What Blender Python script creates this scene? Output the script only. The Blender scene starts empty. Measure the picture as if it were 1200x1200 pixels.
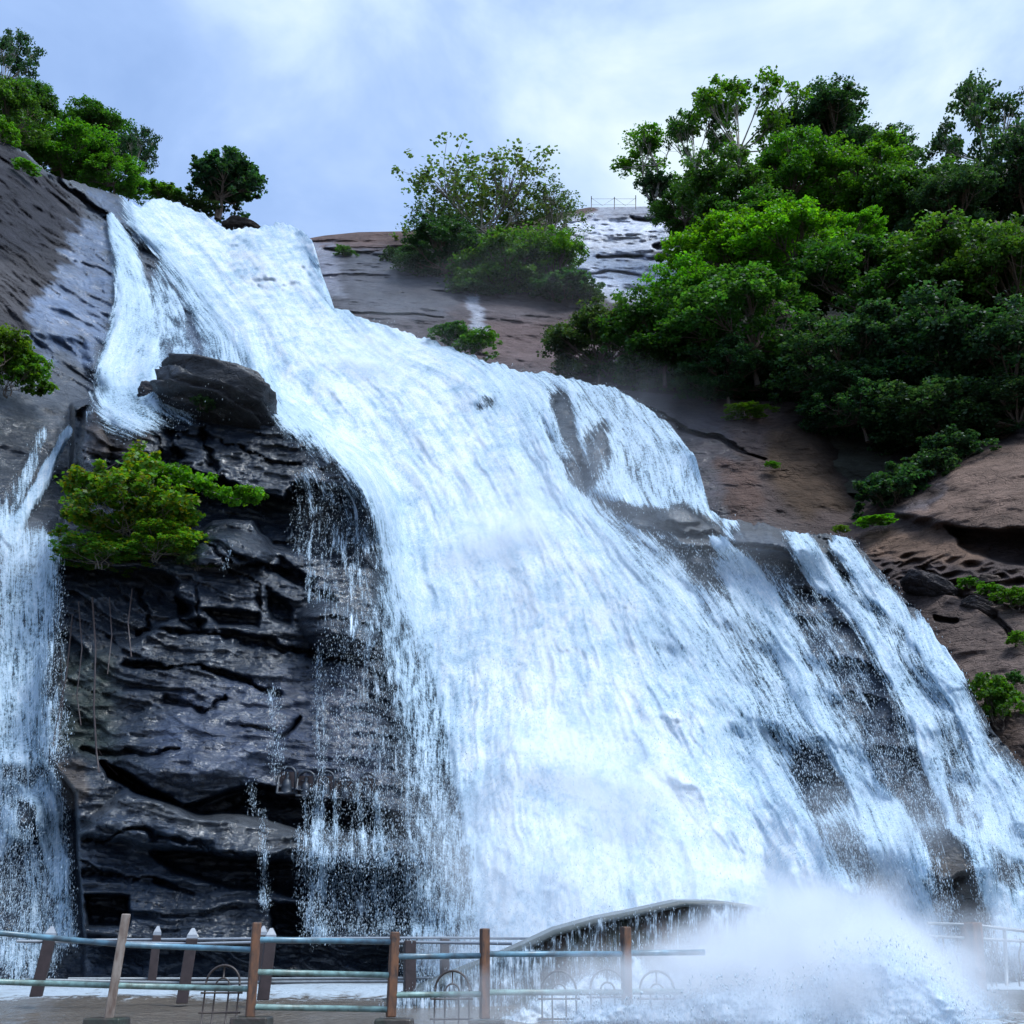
import bpy, math, random
import numpy as np
from mathutils import Vector, Matrix
random.seed(7)
rng = np.random.default_rng(11)
SC = bpy.context.scene
COL = SC.collection
# ------------------------------------------------------------------ camera
F = 1152.0
PITCH = math.radians(25)
cp, sp_ = math.cos(PITCH), math.sin(PITCH)
cam_d = bpy.data.cameras.new('camera')
cam = bpy.data.objects.new('camera', cam_d)
COL.objects.link(cam)
cam_d.sensor_width = 36
cam_d.lens = 36 * F / 1200
cam_d.clip_start = 0.1
cam_d.clip_end = 3000
cam.rotation_euler = (math.pi / 2 + PITCH, 0, 0)
SC.camera = cam


def at(px, py, Y):
    """world point(s) standing at horizontal distance Y along the sight line of a photo pixel"""
    px = np.asarray(px, float); py = np.asarray(py, float); Y = np.asarray(Y, float)
    a = (px - 600) / F
    b = (600 - py) / F
    dy = cp - b * sp_
    k = Y / dy
    return np.stack(np.broadcast_arrays(a * k, Y, (sp_ + b * cp) * k), -1)


def pxm(px, py, Y):
    """metres per photo pixel at that place"""
    b = (600 - py) / F
    return Y / (cp - b * sp_) / F


# ------------------------------------------------------------------ noise
def _h(ix, iy, iz, seed):
    h = (ix.astype(np.int64) * 374761393 + iy.astype(np.int64) * 668265263 + iz.astype(np.int64) * 2147483647 + seed * 974711) & 0xFFFFFFFF
    h = ((h ^ (h >> 13)) * 1274126177) & 0xFFFFFFFF
    h = h ^ (h >> 16)
    return (h & 0xFFFFFF).astype(np.float32) / 16777215.0


def vnoise(p, seed=0):
    f = np.floor(p); i = f.astype(np.int64); t = (p - f).astype(np.float32)
    t = t * t * t * (t * (t * 6 - 15) + 10)
    x, y, z = i[..., 0], i[..., 1], i[..., 2]
    tx, ty, tz = t[..., 0], t[..., 1], t[..., 2]
    def L(a, b, w): return a + (b - a) * w
    c00 = L(_h(x, y, z, seed), _h(x + 1, y, z, seed), tx)
    c10 = L(_h(x, y + 1, z, seed), _h(x + 1, y + 1, z, seed), tx)
    c01 = L(_h(x, y, z + 1, seed), _h(x + 1, y, z + 1, seed), tx)
    c11 = L(_h(x, y + 1, z + 1, seed), _h(x + 1, y + 1, z + 1, seed), tx)
    return L(L(c00, c10, ty), L(c01, c11, ty), tz)


def fbm(p, oct=4, seed=0, gain=0.5):
    s = 0; a = 1.0; n = 0
    for k in range(oct):
        s = s + a * (vnoise(p * (2.03 ** k) + 17.3 * k, seed + k) - 0.5)
        n += a; a *= gain
    return s / n * 2       # about -1..1


def ridged(p, oct=4, seed=0):
    s = 0; a = 1.0; n = 0
    for k in range(oct):
        s = s + a * (1 - np.abs(2 * vnoise(p * (2.03 ** k) + 9.1 * k, seed + k) - 1) * 1.0)
        n += a; a *= 0.5
    return s / n


def sm(a, b, x):
    t = np.clip((x - a) / (b - a), 0, 1)
    return t * t * (3 - 2 * t)


def seg_dist(X, Y, pts):
    """distance to polyline, and interpolated 3rd value"""
    best = np.full(X.shape, 1e9); val = np.zeros(X.shape)
    for k in range(len(pts) - 1):
        ax, ay = pts[k][:2]; bx, by = pts[k + 1][:2]
        dx, dy = bx - ax, by - ay
        t = np.clip(((X - ax) * dx + (Y - ay) * dy) / (dx * dx + dy * dy + 1e-9), 0, 1)
        d = np.hypot(X - ax - t * dx, Y - ay - t * dy)
        m = d < best
        best = np.where(m, d, best)
        if len(pts[k]) > 2:
            val = np.where(m, pts[k][2] + t * (pts[k + 1][2] - pts[k][2]), val)
    return best, val


def inside(X, Y, poly):
    r = np.zeros(X.shape, bool); n = len(poly)
    for i in range(n):
        x1, y1 = poly[i][:2]; x2, y2 = poly[(i + 1) % n][:2]
        if y1 == y2: continue
        r ^= ((y1 > Y) != (y2 > Y)) & (X < (x2 - x1) * (Y - y1) / (y2 - y1) + x1)
    return r


def region(X, Y, poly, soft=8.0, bias=0.0):
    """1 inside, 0 outside, smooth over +-soft"""
    out = np.zeros(X.shape)
    xs = [p[0] for p in poly]; ys = [p[1] for p in poly]
    s2 = soft + abs(bias) + 1
    bb = (X > min(xs) - s2) & (X < max(xs) + s2) & (Y > min(ys) - s2) & (Y < max(ys) + s2)
    if not bb.any(): return out
    xx, yy = X[bb], Y[bb]
    d, _ = seg_dist(xx, yy, list(poly) + [poly[0]])
    sd = np.where(inside(xx, yy, poly), d, -d) + bias
    out[bb] = sm(-soft, soft, sd)
    return out


def crackline(X, Y, pts, nz):
    d, w = seg_dist(X, Y, pts)
    return np.exp(-(d / np.maximum(w * (0.25 + 1.1 * nz), .35)) ** 2)


def stroke(X, Y, pts, soft=0.5):
    d, w = seg_dist(X, Y, pts)
    return 1 - sm(1 - soft, 1 + soft, d / np.maximum(w, 0.1))


def rbf(ctrl, X, Y, lin=True):
    c = np.array(ctrl, float)
    P = c[:, :2] / 300.0; V = c[:, 2]
    def k(r2): return 0.5 * r2 * np.log(r2 + 1e-9)
    n = len(P)
    A = k(((P[:, None] - P[None]) ** 2).sum(-1)) + np.eye(n) * 0.01
    Q = np.hstack([np.ones((n, 1)), P])
    M = np.block([[A, Q], [Q.T, np.zeros((3, 3))]])
    w = np.linalg.solve(M, np.concatenate([V, np.zeros(3)]))
    x = X.ravel() / 300.0; y = Y.ravel() / 300.0
    out = w[n] + w[n + 1] * x + w[n + 2] * y
    for i in range(n):
        out = out + w[i] * k((x - P[i, 0]) ** 2 + (y - P[i, 1]) ** 2)
    return out.reshape(X.shape)


def blur(a, n, axis=None):
    for ax in ((0, 1) if axis is None else (axis,)):
        c = np.apply_along_axis(lambda v: v, ax, a) if False else a
        pad = [(0, 0)] * a.ndim; pad[ax] = (n + 1, n)
        c = np.cumsum(np.pad(a, pad, mode='edge'), axis=ax)
        sl1 = [slice(None)] * a.ndim; sl2 = [slice(None)] * a.ndim
        sl1[ax] = slice(2 * n + 1, None); sl2[ax] = slice(0, -(2 * n + 1))
        a = (c[tuple(sl1)] - c[tuple(sl2)]) / (2 * n + 1)
    return a


def minf(a, n):
    for ax in (0, 1):
        pad = [(0, 0)] * 2; pad[ax] = (n, n)
        b = np.pad(a, pad, mode='edge'); L_ = a.shape[ax]
        out = None
        for s in range(2 * n + 1):
            r = b[s:s + L_] if ax == 0 else b[:, s:s + L_]
            out = r if out is None else np.minimum(out, r)
        a = out
    return a


# ------------------------------------------------------------------ mesh helpers
def mesh_from(name, V, Fq, mat=None, smooth=True):
    me = bpy.data.meshes.new(name)
    V = np.asarray(V, np.float32); Fq = np.asarray(Fq, np.int32)
    me.vertices.add(len(V)); me.vertices.foreach_set('co', V.ravel())
    k = Fq.shape[1]
    me.loops.add(Fq.size); me.loops.foreach_set('vertex_index', Fq.ravel())
    me.polygons.add(len(Fq))
    me.polygons.foreach_set('loop_start', np.arange(0, Fq.size, k, dtype=np.int32))
    me.polygons.foreach_set('loop_total', np.full(len(Fq), k, np.int32))
    if smooth: me.polygons.foreach_set('use_smooth', np.ones(len(Fq), bool))
    me.update(calc_edges=True)
    if mat: me.materials.append(mat)
    return me


def attr(me, name, data, typ='FLOAT'):
    a = me.attributes.new(name, typ, 'POINT')
    d = np.asarray(data, np.float32)
    if typ == 'FLOAT': a.data.foreach_set('value', d.ravel())
    elif typ == 'FLOAT_VECTOR': a.data.foreach_set('vector', d.reshape(-1))
    else:
        c = np.ones((d.reshape(-1, 3).shape[0], 4), np.float32); c[:, :3] = d.reshape(-1, 3)
        a.data.foreach_set('color', c.ravel())


def link(name, me, parent=None, kind=None, label=None, cat=None, group=None):
    o = bpy.data.objects.new(name, me); COL.objects.link(o)
    if parent: o.parent = parent
    if kind: o['kind'] = kind
    if label: o['label'] = label
    if cat: o['category'] = cat
    if group: o['group'] = group
    return o


def thing(name, label, cat, loc=(0, 0, 0), rz=0, group=None):
    o = link(name, None, None, None, label, cat, group)
    o.location = tuple(float(c) for c in loc); o.rotation_euler = (0, 0, rz)
    o.empty_display_size = 0.2
    return o


class MB:
    """collects tubes and boxes into one mesh"""
    def __init__(s): s.v = []; s.f = []
    def quad(s, a): s.f.append(a)
    def tube(s, pts, r, n=8, cap=True):
        pts = [Vector(p) for p in pts]
        if not hasattr(r, '__len__'): r = [r] * len(pts)
        base = len(s.v)
        up = Vector((0.13, 0.21, 0.97))
        for i, p in enumerate(pts):
            d = (pts[min(i + 1, len(pts) - 1)] - pts[max(i - 1, 0)]).normalized()
            a = d.cross(up)
            if a.length < 0.2: a = d.cross(Vector((1, 0.1, 0)))
            a.normalize(); b = d.cross(a)
            for j in range(n):
                t = 2 * math.pi * j / n
                s.v.append(p + a * (r[i] * math.cos(t)) + b * (r[i] * math.sin(t)))
        for i in range(len(pts) - 1):
            for j in range(n):
                k = (j + 1) % n
                s.f.append((base + i * n + j, base + i * n + k, base + (i + 1) * n + k, base + (i + 1) * n + j))
        if cap:
            s.f.append(tuple(base + j for j in range(n)))
            s.f.append(tuple(base + (len(pts) - 1) * n + j for j in reversed(range(n))))
        return s
    def prism(s, a, b, wa, da, wb=None, db=None, rz=0):
        """box from base centre a to top centre b"""
        wb = wb or wa; db = db or da
        base = len(s.v); c, sn = math.cos(rz), math.sin(rz)
        for (p, w, d) in ((Vector(a), wa, da), (Vector(b), wb, db)):
            for sx, sy in ((-1, -1), (1, -1), (1, 1), (-1, 1)):
                x, y = sx * w / 2, sy * d / 2
                s.v.append(p + Vector((x * c - y * sn, x * sn + y * c, 0)))
        for q in ((3, 2, 1, 0), (4, 5, 6, 7), (0, 1, 5, 4), (1, 2, 6, 5), (2, 3, 7, 6), (3, 0, 4, 7)):
            s.f.append(tuple(base + k for k in q))
        return s
    def build(s, name, mat, parent=None, smooth=True, bevel=0, **kw):
        me = bpy.data.meshes.new(name)
        me.from_pydata([tuple(v) for v in s.v], [], s.f)
        me.materials.append(mat)
        if smooth: me.polygons.foreach_set('use_smooth', [True] * len(me.polygons))
        o = link(name, me, parent, **kw)
        if bevel:
            m = o.modifiers.new('b', 'BEVEL'); m.width = bevel; m.segments = 2; m.limit_method = 'ANGLE'
        return o


# ------------------------------------------------------------------ materials
def newmat(name):
    m = bpy.data.materials.new(name); m.use_nodes = True
    nt = m.node_tree; nt.nodes.clear()
    return m, nt


def N(nt, typ, **kw):
    n = nt.nodes.new(typ)
    for k, v in kw.items():
        if k.startswith('i_'):
            key = k[2:]
            n.inputs[int(key) if key.isdigit() else key.replace('_', ' ')].default_value = v
        else: setattr(n, k, v)
    return n


def mathn(nt, op, a, b=None, c=None, clamp=False):
    n = nt.nodes.new('ShaderNodeMath'); n.operation = op; n.use_clamp = clamp
    for i, x in enumerate((a, b, c)):
        if x is None: continue
        if isinstance(x, (int, float)): n.inputs[i].default_value = x
        else: nt.links.new(x, n.inputs[i])
    return n.outputs[0]


def noise(nt, vec, scale, detail=4, rough=0.55, dist=0.0):
    n = nt.nodes.new('ShaderNodeTexNoise'); n.inputs['Scale'].default_value = scale
    n.inputs['Detail'].default_value = detail; n.inputs['Roughness'].default_value = rough
    n.inputs['Distortion'].default_value = dist
    if vec is not None: nt.links.new(vec, n.inputs['Vector'])
    return n.outputs['Fac']


def vscale(nt, vec, s):
    n = nt.nodes.new('ShaderNodeVectorMath'); n.operation = 'MULTIPLY'
    nt.links.new(vec, n.inputs[0]); n.inputs[1].default_value = s
    return n.outputs[0]


def ramp(nt, fac, stops):
    n = nt.nodes.new('ShaderNodeValToRGB')
    el = n.color_ramp.elements
    while len(el) > 1: el.remove(el[0])
    el[0].position = stops[0][0]; el[0].color = (*stops[0][1], 1)
    for p, c in stops[1:]:
        e = el.new(p); e.color = (*c, 1)
    nt.links.new(fac, n.inputs[0])
    return n.outputs[0]


def maprange(nt, x, a, b, c=0.0, d=1.0, smooth=False):
    n = nt.nodes.new('ShaderNodeMapRange')
    if smooth: n.interpolation_type = 'SMOOTHSTEP'
    nt.links.new(x, n.inputs[0])
    for i, v in zip((1, 2, 3, 4), (a, b, c, d)): n.inputs[i].default_value = v
    return n.outputs[0]


def mat_rock():
    m, nt = newmat('rock'); L = nt.links.new
    out = N(nt, 'ShaderNodeOutputMaterial'); b = N(nt, 'ShaderNodeBsdfPrincipled')
    geo = N(nt, 'ShaderNodeNewGeometry'); pos = geo.outputs['Position']
    ac = N(nt, 'ShaderNodeAttribute', attribute_name='tone')
    aw = N(nt, 'ShaderNodeAttribute', attribute_name='wet')
    n1 = noise(nt, pos, 0.9, 5, 0.6, 0.4)
    n2 = noise(nt, vscale(nt, pos, (1.6, 1.6, 7.0)), 1.4, 6, 0.65, 0.6)
    n3 = noise(nt, pos, 9.0, 4, 0.6)
    f = mathn(nt, 'ADD', mathn(nt, 'MULTIPLY', n1, 0.9), mathn(nt, 'MULTIPLY', n2, 0.9))
    f = mathn(nt, 'ADD', f, mathn(nt, 'MULTIPLY', n3, 0.5))
    f = maprange(nt, f, 0.75, 1.55, 0.35, 1.6)
    mul = N(nt, 'ShaderNodeVectorMath', operation='SCALE')
    L(ac.outputs['Color'], mul.inputs[0]); L(f, mul.inputs['Scale'])
    L(mul.outputs[0], b.inputs['Base Color'])
    r = maprange(nt, aw.outputs['Fac'], 0, 1, 0.85, 0.4)
    r = mathn(nt, 'ADD', r, mathn(nt, 'MULTIPLY', mathn(nt, 'SUBTRACT', n3, 0.45), 0.35), clamp=True)
    L(r, b.inputs['Roughness'])
    L(maprange(nt, aw.outputs['Fac'], 0, 1, 0.2, .3), b.inputs['Specular IOR Level'])
    h = mathn(nt, 'ADD', mathn(nt, 'MULTIPLY', n2, 0.35), mathn(nt, 'MULTIPLY', n3, 0.10))
    h = mathn(nt, 'ADD', h, mathn(nt, 'MULTIPLY', noise(nt, vscale(nt, pos, (1, 1, 1.8)), 14, 4, 0.65, .8), 0.09))
    vo = N(nt, 'ShaderNodeTexVoronoi', feature='DISTANCE_TO_EDGE', i_Scale=.9); wv = N(nt, 'ShaderNodeVectorMath', operation='ADD'); nzc = N(nt, 'ShaderNodeTexNoise', i_Scale=1.5, i_Detail=4.0); L(pos, nzc.inputs['Vector'])
    L(vscale(nt, pos, (.7, .7, 1.9)), wv.inputs[0]); L(vscale(nt, nzc.outputs['Color'], (1.6, 1.6, 1.6)), wv.inputs[1]); L(wv.outputs[0], vo.inputs['Vector'])
    h = mathn(nt, 'ADD', h, maprange(nt, vo.outputs['Distance'], 0, .05, -.12, 0))
    bp = N(nt, 'ShaderNodeBump', i_Strength=0.9, i_Distance=0.6)
    L(h, bp.inputs['Height']); L(bp.outputs[0], b.inputs['Normal'])
    gm = maprange(nt, noise(nt, vscale(nt, pos, (1, 1, .6)), .8, 4, .6, .5), .42, .58, 0, 1)
    L(mathn(nt, 'MULTIPLY', maprange(nt, aw.outputs['Fac'], .3, 1, 0, 1), maprange(nt, gm, 0, 1, .35, 1)), b.inputs['Coat Weight']); L(maprange(nt, gm, 0, 1, .22, .05), b.inputs['Coat Roughness']); b.inputs['Coat IOR'].default_value = 1.6
    b2 = N(nt, 'ShaderNodeBump', i_Strength=1.0, i_Distance=0.09)
    L(mathn(nt, 'ADD', noise(nt, vscale(nt, pos, (1.2, 1.2, 2.0)), 2.6, 4, .6, .8), mathn(nt, 'MULTIPLY', noise(nt, pos, 12, 3, .6), .34)), b2.inputs['Height']); L(b2.outputs[0], b.inputs['Coat Normal'])
    L(b.outputs[0], out.inputs[0])
    return m


def mat_water(name='white_water', k=1.0, lo=0.36, hi=0.86, fine=11.0, dens=.46):
    m, nt = newmat(name); L = nt.links.new
    out = N(nt, 'ShaderNodeOutputMaterial'); b = N(nt, 'ShaderNodeBsdfPrincipled')
    geo = N(nt, 'ShaderNodeNewGeometry'); pos = geo.outputs['Position']
    cov = N(nt, 'ShaderNodeAttribute', attribute_name='cov').outputs['Fac']
    fl = N(nt, 'ShaderNodeAttribute', attribute_name='flow').outputs['Vector']
    n0 = noise(nt, vscale(nt, fl, (1 / 24., 1 / 52., 0)), 1, 5, 0.65, 0.9)
    n1 = noise(nt, vscale(nt, fl, (1 / 6., 1 / 50., 0)), 1, 4, 0.65, 0.5)
    n2 = noise(nt, vscale(nt, fl, (1 / 1.9, 1 / 16., 0)), 1, 4, 0.7, 0.5)
    n3 = noise(nt, vscale(nt, pos, (1, 1, .5)), fine, 4, 0.8)
    def c(n, a): return mathn(nt, 'MULTIPLY', mathn(nt, 'SUBTRACT', n, 0.5), a)
    wf = maprange(nt, cov, .3, 1.1, .45, 1.5); ws = maprange(nt, cov, .3, 1.3, 1.45, .40); wb = maprange(nt, cov, .7, 1.5, 0, 1)
    nf = noise(nt, vscale(nt, pos, (1, 1, .75)), .75, 8, .74, .3)
    def cw(n, w_, a): return mathn(nt, 'MULTIPLY', c(n, a), w_)
    d = mathn(nt, 'ADD', mathn(nt, 'ADD', c(n0, 1.1 * k), cw(n1, ws, 1.0 * k)), mathn(nt, 'ADD', cw(n2, ws, 0.95 * k), cw(n3, wf, 1.05 * k)))
    d = mathn(nt, 'ADD', d, cw(nf, wb, 2.2 * k))
    v = mathn(nt, 'ADD', cov, d)
    al = maprange(nt, v, lo, hi, 0, 1, True)
    thick = maprange(nt, mathn(nt, 'ADD', mathn(nt, 'MULTIPLY', cov, dens), mathn(nt, 'MULTIPLY', d, 1.15)), .05, 1.15, 0, 1)
    colr = ramp(nt, thick, [(0, (0.30, 0.47, 0.60)), (0.42, (0.54, 0.69, 0.82)), (0.75, (0.80, 0.87, 0.94)), (1, (0.88, 0.92, 0.96))])
    L(colr, b.inputs['Base Color'])
    b.inputs['Roughness'].default_value = 0.55
    b.inputs['Specular IOR Level'].default_value = 0.35
    bp = N(nt, 'ShaderNodeBump', i_Strength=0.25, i_Distance=0.22)
    L(mathn(nt, 'ADD', d, 0), bp.inputs['Height']); L(bp.outputs[0], b.inputs['Normal'])
    tl = N(nt, 'ShaderNodeBsdfTranslucent'); L(colr, tl.inputs[0])
    mx0 = N(nt, 'ShaderNodeMixShader', i_0=0.3); L(b.outputs[0], mx0.inputs[1]); L(tl.outputs[0], mx0.inputs[2])
    tr = N(nt, 'ShaderNodeBsdfTransparent')
    mx = N(nt, 'ShaderNodeMixShader'); L(al, mx.inputs[0]); L(tr.outputs[0], mx.inputs[1]); L(mx0.outputs[0], mx.inputs[2])
    L(mx.outputs[0], out.inputs[0])
    return m


def mat_leaf(name='leaves'):
    m, nt = newmat(name); L = nt.links.new
    out = N(nt, 'ShaderNodeOutputMaterial'); b = N(nt, 'ShaderNodeBsdfPrincipled')
    oi = N(nt, 'ShaderNodeObjectInfo')
    a = N(nt, 'ShaderNodeAttribute', attribute_name='leafcol')
    mul = N(nt, 'ShaderNodeVectorMath', operation='MULTIPLY'); L(oi.outputs['Color'], mul.inputs[0]); L(a.outputs['Color'], mul.inputs[1])
    L(mul.outputs[0], b.inputs['Base Color']); b.inputs['Roughness'].default_value = 0.45
    b.inputs['Specular IOR Level'].default_value = 0.35
    tl = N(nt, 'ShaderNodeBsdfTranslucent')
    t2 = N(nt, 'ShaderNodeVectorMath', operation='MULTIPLY'); L(mul.outputs[0], t2.inputs[0]); t2.inputs[1].default_value = (1.6, 1.5, 0.6)
    L(t2.outputs[0], tl.inputs[0])
    mx = N(nt, 'ShaderNodeMixShader', i_0=0.5); L(b.outputs[0], mx.inputs[1]); L(tl.outputs[0], mx.inputs[2])
    L(mx.outputs[0], out.inputs[0])
    return m


def mat_plain(name, col, rough=0.6, var=0.35, scale=8, metal=0.0, bump=0.1, stretch=(1, 1, 1), col2=None):
    m, nt = newmat(name); L = nt.links.new
    out = N(nt, 'ShaderNodeOutputMaterial'); b = N(nt, 'ShaderNodeBsdfPrincipled')
    tc = N(nt, 'ShaderNodeNewGeometry')
    n = noise(nt, vscale(nt, tc.outputs['Position'], stretch), scale, 5, 0.65, 0.3)
    c2 = col2 or tuple(c * (1 - var) for c in col)
    L(ramp(nt, n, [(0.35, c2), (0.62, col)]), b.inputs['Base Color'])
    b.inputs['Roughness'].default_value = rough; b.inputs['Metallic'].default_value = metal
    bp = N(nt, 'ShaderNodeBump', i_Strength=0.5, i_Distance=bump); L(n, bp.inputs['Height']); L(bp.outputs[0], b.inputs['Normal'])
    L(b.outputs[0], out.inputs[0])
    return m


M_rock = mat_rock()
M_water = mat_water()
M_leaf = mat_leaf()
M_bark = mat_plain('bark', (0.16, 0.12, 0.09), 0.85, 0.5, 6, stretch=(3, 3, 0.6))
M_barkp = mat_plain('pale_bark', (0.32, 0.29, 0.24), 0.8, 0.5, 5, stretch=(3, 3, 0.6))
M_rust = mat_plain('rusty_post', (0.17, 0.075, 0.035), 0.6, 0.5, 7, stretch=(2, 2, .7), col2=(0.04, 0.028, 0.024), bump=0.02)
M_greypost = mat_plain('weathered_post', (0.26, 0.22, 0.19), 0.6, 0.5, 9, stretch=(2, 2, .5), col2=(0.13, 0.09, 0.07), bump=0.02)
M_railb = mat_plain('blue_pipe', (0.14, 0.29, 0.38), 0.3, 0.3, 5, bump=0.004, col2=(0.07, 0.10, 0.12))
M_railg = mat_plain('green_pipe', (0.22, 0.36, 0.34), 0.35, 0.3, 7, bump=0.004, col2=(0.09, 0.12, 0.10))
M_dark = mat_plain('dark_post', (0.045, 0.03, 0.03), 0.5, 0.4, 8, bump=0.01)
M_white = mat_plain('white_cap', (0.25, 0.28, 0.32), 0.4, 0.15, 10, bump=0.01)
M_iron = mat_plain('wrought_iron', (0.06, 0.045, 0.04), 0.5, 0.4, 12, bump=0.005)
M_steel = mat_plain('grey_steel', (0.25, 0.28, 0.3), 0.35, 0.3, 9, bump=0.004)
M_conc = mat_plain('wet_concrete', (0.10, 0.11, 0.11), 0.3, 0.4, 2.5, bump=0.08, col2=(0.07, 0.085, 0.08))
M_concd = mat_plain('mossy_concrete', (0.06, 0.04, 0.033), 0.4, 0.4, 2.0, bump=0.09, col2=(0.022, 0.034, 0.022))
M_carve = mat_plain('carved_stone', (0.035, 0.045, 0.06), 0.35, 0.4, 9, bump=0.03)

# ------------------------------------------------------------------ CLIFF FACE (main slope + the left rock mass)
crest = np.array([(-160, 60), (-80, 110), (0, 165), (30, 178), (60, 205), (100, 216), (140, 230), (165, 243), (180, 234), (205, 236), (235, 250), (265, 268), (300, 268), (322, 261),
                  (345, 266), (366, 280), (376, 320), (392, 360), (420, 371), (460, 383), (520, 405), (560, 420), (600, 432), (660, 440),
                  (720, 456), (780, 492), (815, 535), (832, 600), (850, 607), (930, 622), (1000, 631), (1030, 668), (1080, 722),
                  (1130, 792), (1160, 850), (1200, 900), (1260, 950), (1340, 990)], float)
CX = np.concatenate([np.linspace(-130, -2, 30), np.linspace(0, 1200, 760), np.linspace(1202, 1330, 30)])
top = np.interp(CX, crest[:, 0], crest[:, 1])
NR = 620
BOT = 1178
top = top + (vnoise(np.stack([CX * .11, CX * 0, CX * 0], -1), 5) - .5) * 5 * sm(150, 180, CX) + (vnoise(np.stack([CX * .35, CX * 0, CX * 0], -1), 6) - .5) * 3
RY0 = np.linspace(70, BOT, NR)
GX = np.repeat(CX[:, None], NR, 1)
GY = np.maximum(RY0[None], top[:, None])
DEG = GY[:-1, 1:] > np.maximum(top[:-1, None], top[1:, None]) * 0 + np.minimum(top[:-1, None], top[1:, None]) + .01   # faces with area

MAIN = [(-120, 1160, 23), (200, 1160, 24.2), (600, 1160, 24), (1200, 1160, 24.5), (650, 1060, 25.5), (650, 950, 27), (650, 800, 30.5), (600, 600, 37), (450, 430, 45.5), (560, 432, 46),
        (680, 445, 44.5), (300, 290, 58), (200, 245, 61), (300, 268, 61), (370, 290, 58), (385, 360, 50.5), (-120, 130, 46), (20, 190, 50), (100, 215, 57),
        (0, 300, 43), (-120, 400, 33), (0, 420, 37), (130, 300, 51), (130, 450, 42), (240, 430, 43.5), (300, 400, 46), (750, 475, 42), (820, 550, 38), (838, 606, 36), (760, 600, 36.3),
        (950, 630, 35), (1000, 636, 34.8), (1060, 735, 31.5), (1130, 830, 29), (1180, 930, 27), (1230, 1060, 25), (900, 800, 31.5), (950, 950, 28), (1050, 1000, 27),
        (800, 1000, 27), (0, 520, 34), (60, 500, 36), (20, 640, 30), (30, 760, 28.5), (40, 870, 27), (30, 950, 26), (30, 1100, 24.2), (450, 600, 38), (450, 800, 31), (480, 1000, 26.5), (-120, 700, 27), (-120, 950, 25)]
D0 = rbf(MAIN, GX, GY)
LROCK = [(90, 500, 31.5), (110, 470, 32), (250, 470, 32.5), (330, 500, 32.5), (420, 555, 31), (445, 610, 30.5), (440, 680, 30), (250, 560, 30.5), (200, 700, 27.5), (400, 720, 28.8), (470, 800, 28),
         (70, 720, 27), (60, 850, 25.5), (100, 900, 24.8), (300, 850, 26), (450, 900, 27), (520, 1000, 26), (100, 1100, 23.2), (300, 1100, 23.6), (500, 1150, 24), (570, 1100, 25)]
D1 = rbf(LROCK, GX, GY)
LPOLY = [(85, 475), (112, 468), (165, 464), (185, 452), (250, 450), (322, 478), (345, 500), (420, 552), (443, 600), (450, 660), (478, 740), (495, 820), (520, 920), (545, 1020),
         (570, 1200), (95, 1200), (98, 1100), (90, 1000), (88, 930), (50, 880), (52, 800), (66, 720), (58, 660), (78, 600), (85, 540)]
mL = region(GX, GY, LPOLY, 3.5)
mLr = region(GX, GY, LPOLY, 45, -20)
rightness = sm(430, 480, GX)
mLB = mL * (1 - rightness) + mLr * rightness
P0 = at(GX, GY, D0 * (1 - mLB) + D1 * mLB)
# wobbling pixel coordinates so outlines of ledges are ragged, not drawn
wob = fbm(P0 * 0.9, 4, 40); wob2 = fbm(P0 * 0.9 + 50, 4, 41)
WX = GX + wob * 9; WY = GY + wob2 * 7


def bump(cx, cy, rx, ry, h, p=0.5):
    q = np.clip(1 - ((WX - cx) / rx) ** 2 - ((WY - cy) / ry) ** 2, 0, 1)
    return -h * q ** p


P1 = P0
off = np.zeros(GX.shape)
SMOOTHREC = 4
RECESS = [([(165, 625), (215, 548), (300, 575), (330, 585), (350, 566), (425, 580), (443, 645), (380, 652), (320, 640), (290, 612), (250, 612), (215, 640)], 2.6),
          ([(62, 655), (200, 675), (225, 715), (170, 745), (110, 770), (60, 800)], 1.6),
          ([(118, 893), (175, 922), (215, 945), (262, 930), (300, 920), (345, 932), (400, 938), (472, 955), (476, 982), (400, 974), (348, 970), (300, 957), (240, 952), (190, 938), (125, 912)], 2.4),
          ([(180, 1001), (240, 1000), (300, 1006), (360, 1012), (376, 1060), (320, 1045), (250, 1032), (205, 1022)], 1.6),
          ([(376, 1020), (470, 1020), (520, 1090), (380, 1090)], 1.3),
          ([(101, 1049), (149, 1050), (149, 1084), (101, 1086)], 1.4), ([(315, 1060), (362, 1061), (364, 1098), (315, 1098)], 1.4),
          ([(95, 1104), (560, 1104), (560, 1200), (95, 1200)], 1.0),
          ([(80, 490), (98, 478), (95, 520), (98, 575), (82, 590)], 1.2),
          ([(100, 560), (160, 555), (200, 520), (215, 530), (170, 600), (80, 600)], 0.8),
          ([(210, 700), (228, 705), (222, 725), (240, 728), (232, 742), (212, 730)], 0.9),
          ([(245, 712), (300, 718), (300, 735), (255, 733)], 0.8),
          ([(310, 690), (345, 715), (340, 735), (318, 725)], 0.8), ([(325, 655), (370, 680), (360, 690), (322, 672)], 0.7)]
for poly, dep in RECESS:
    off += dep * region(WX, WY, poly, SMOOTHREC) * mLB
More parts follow.
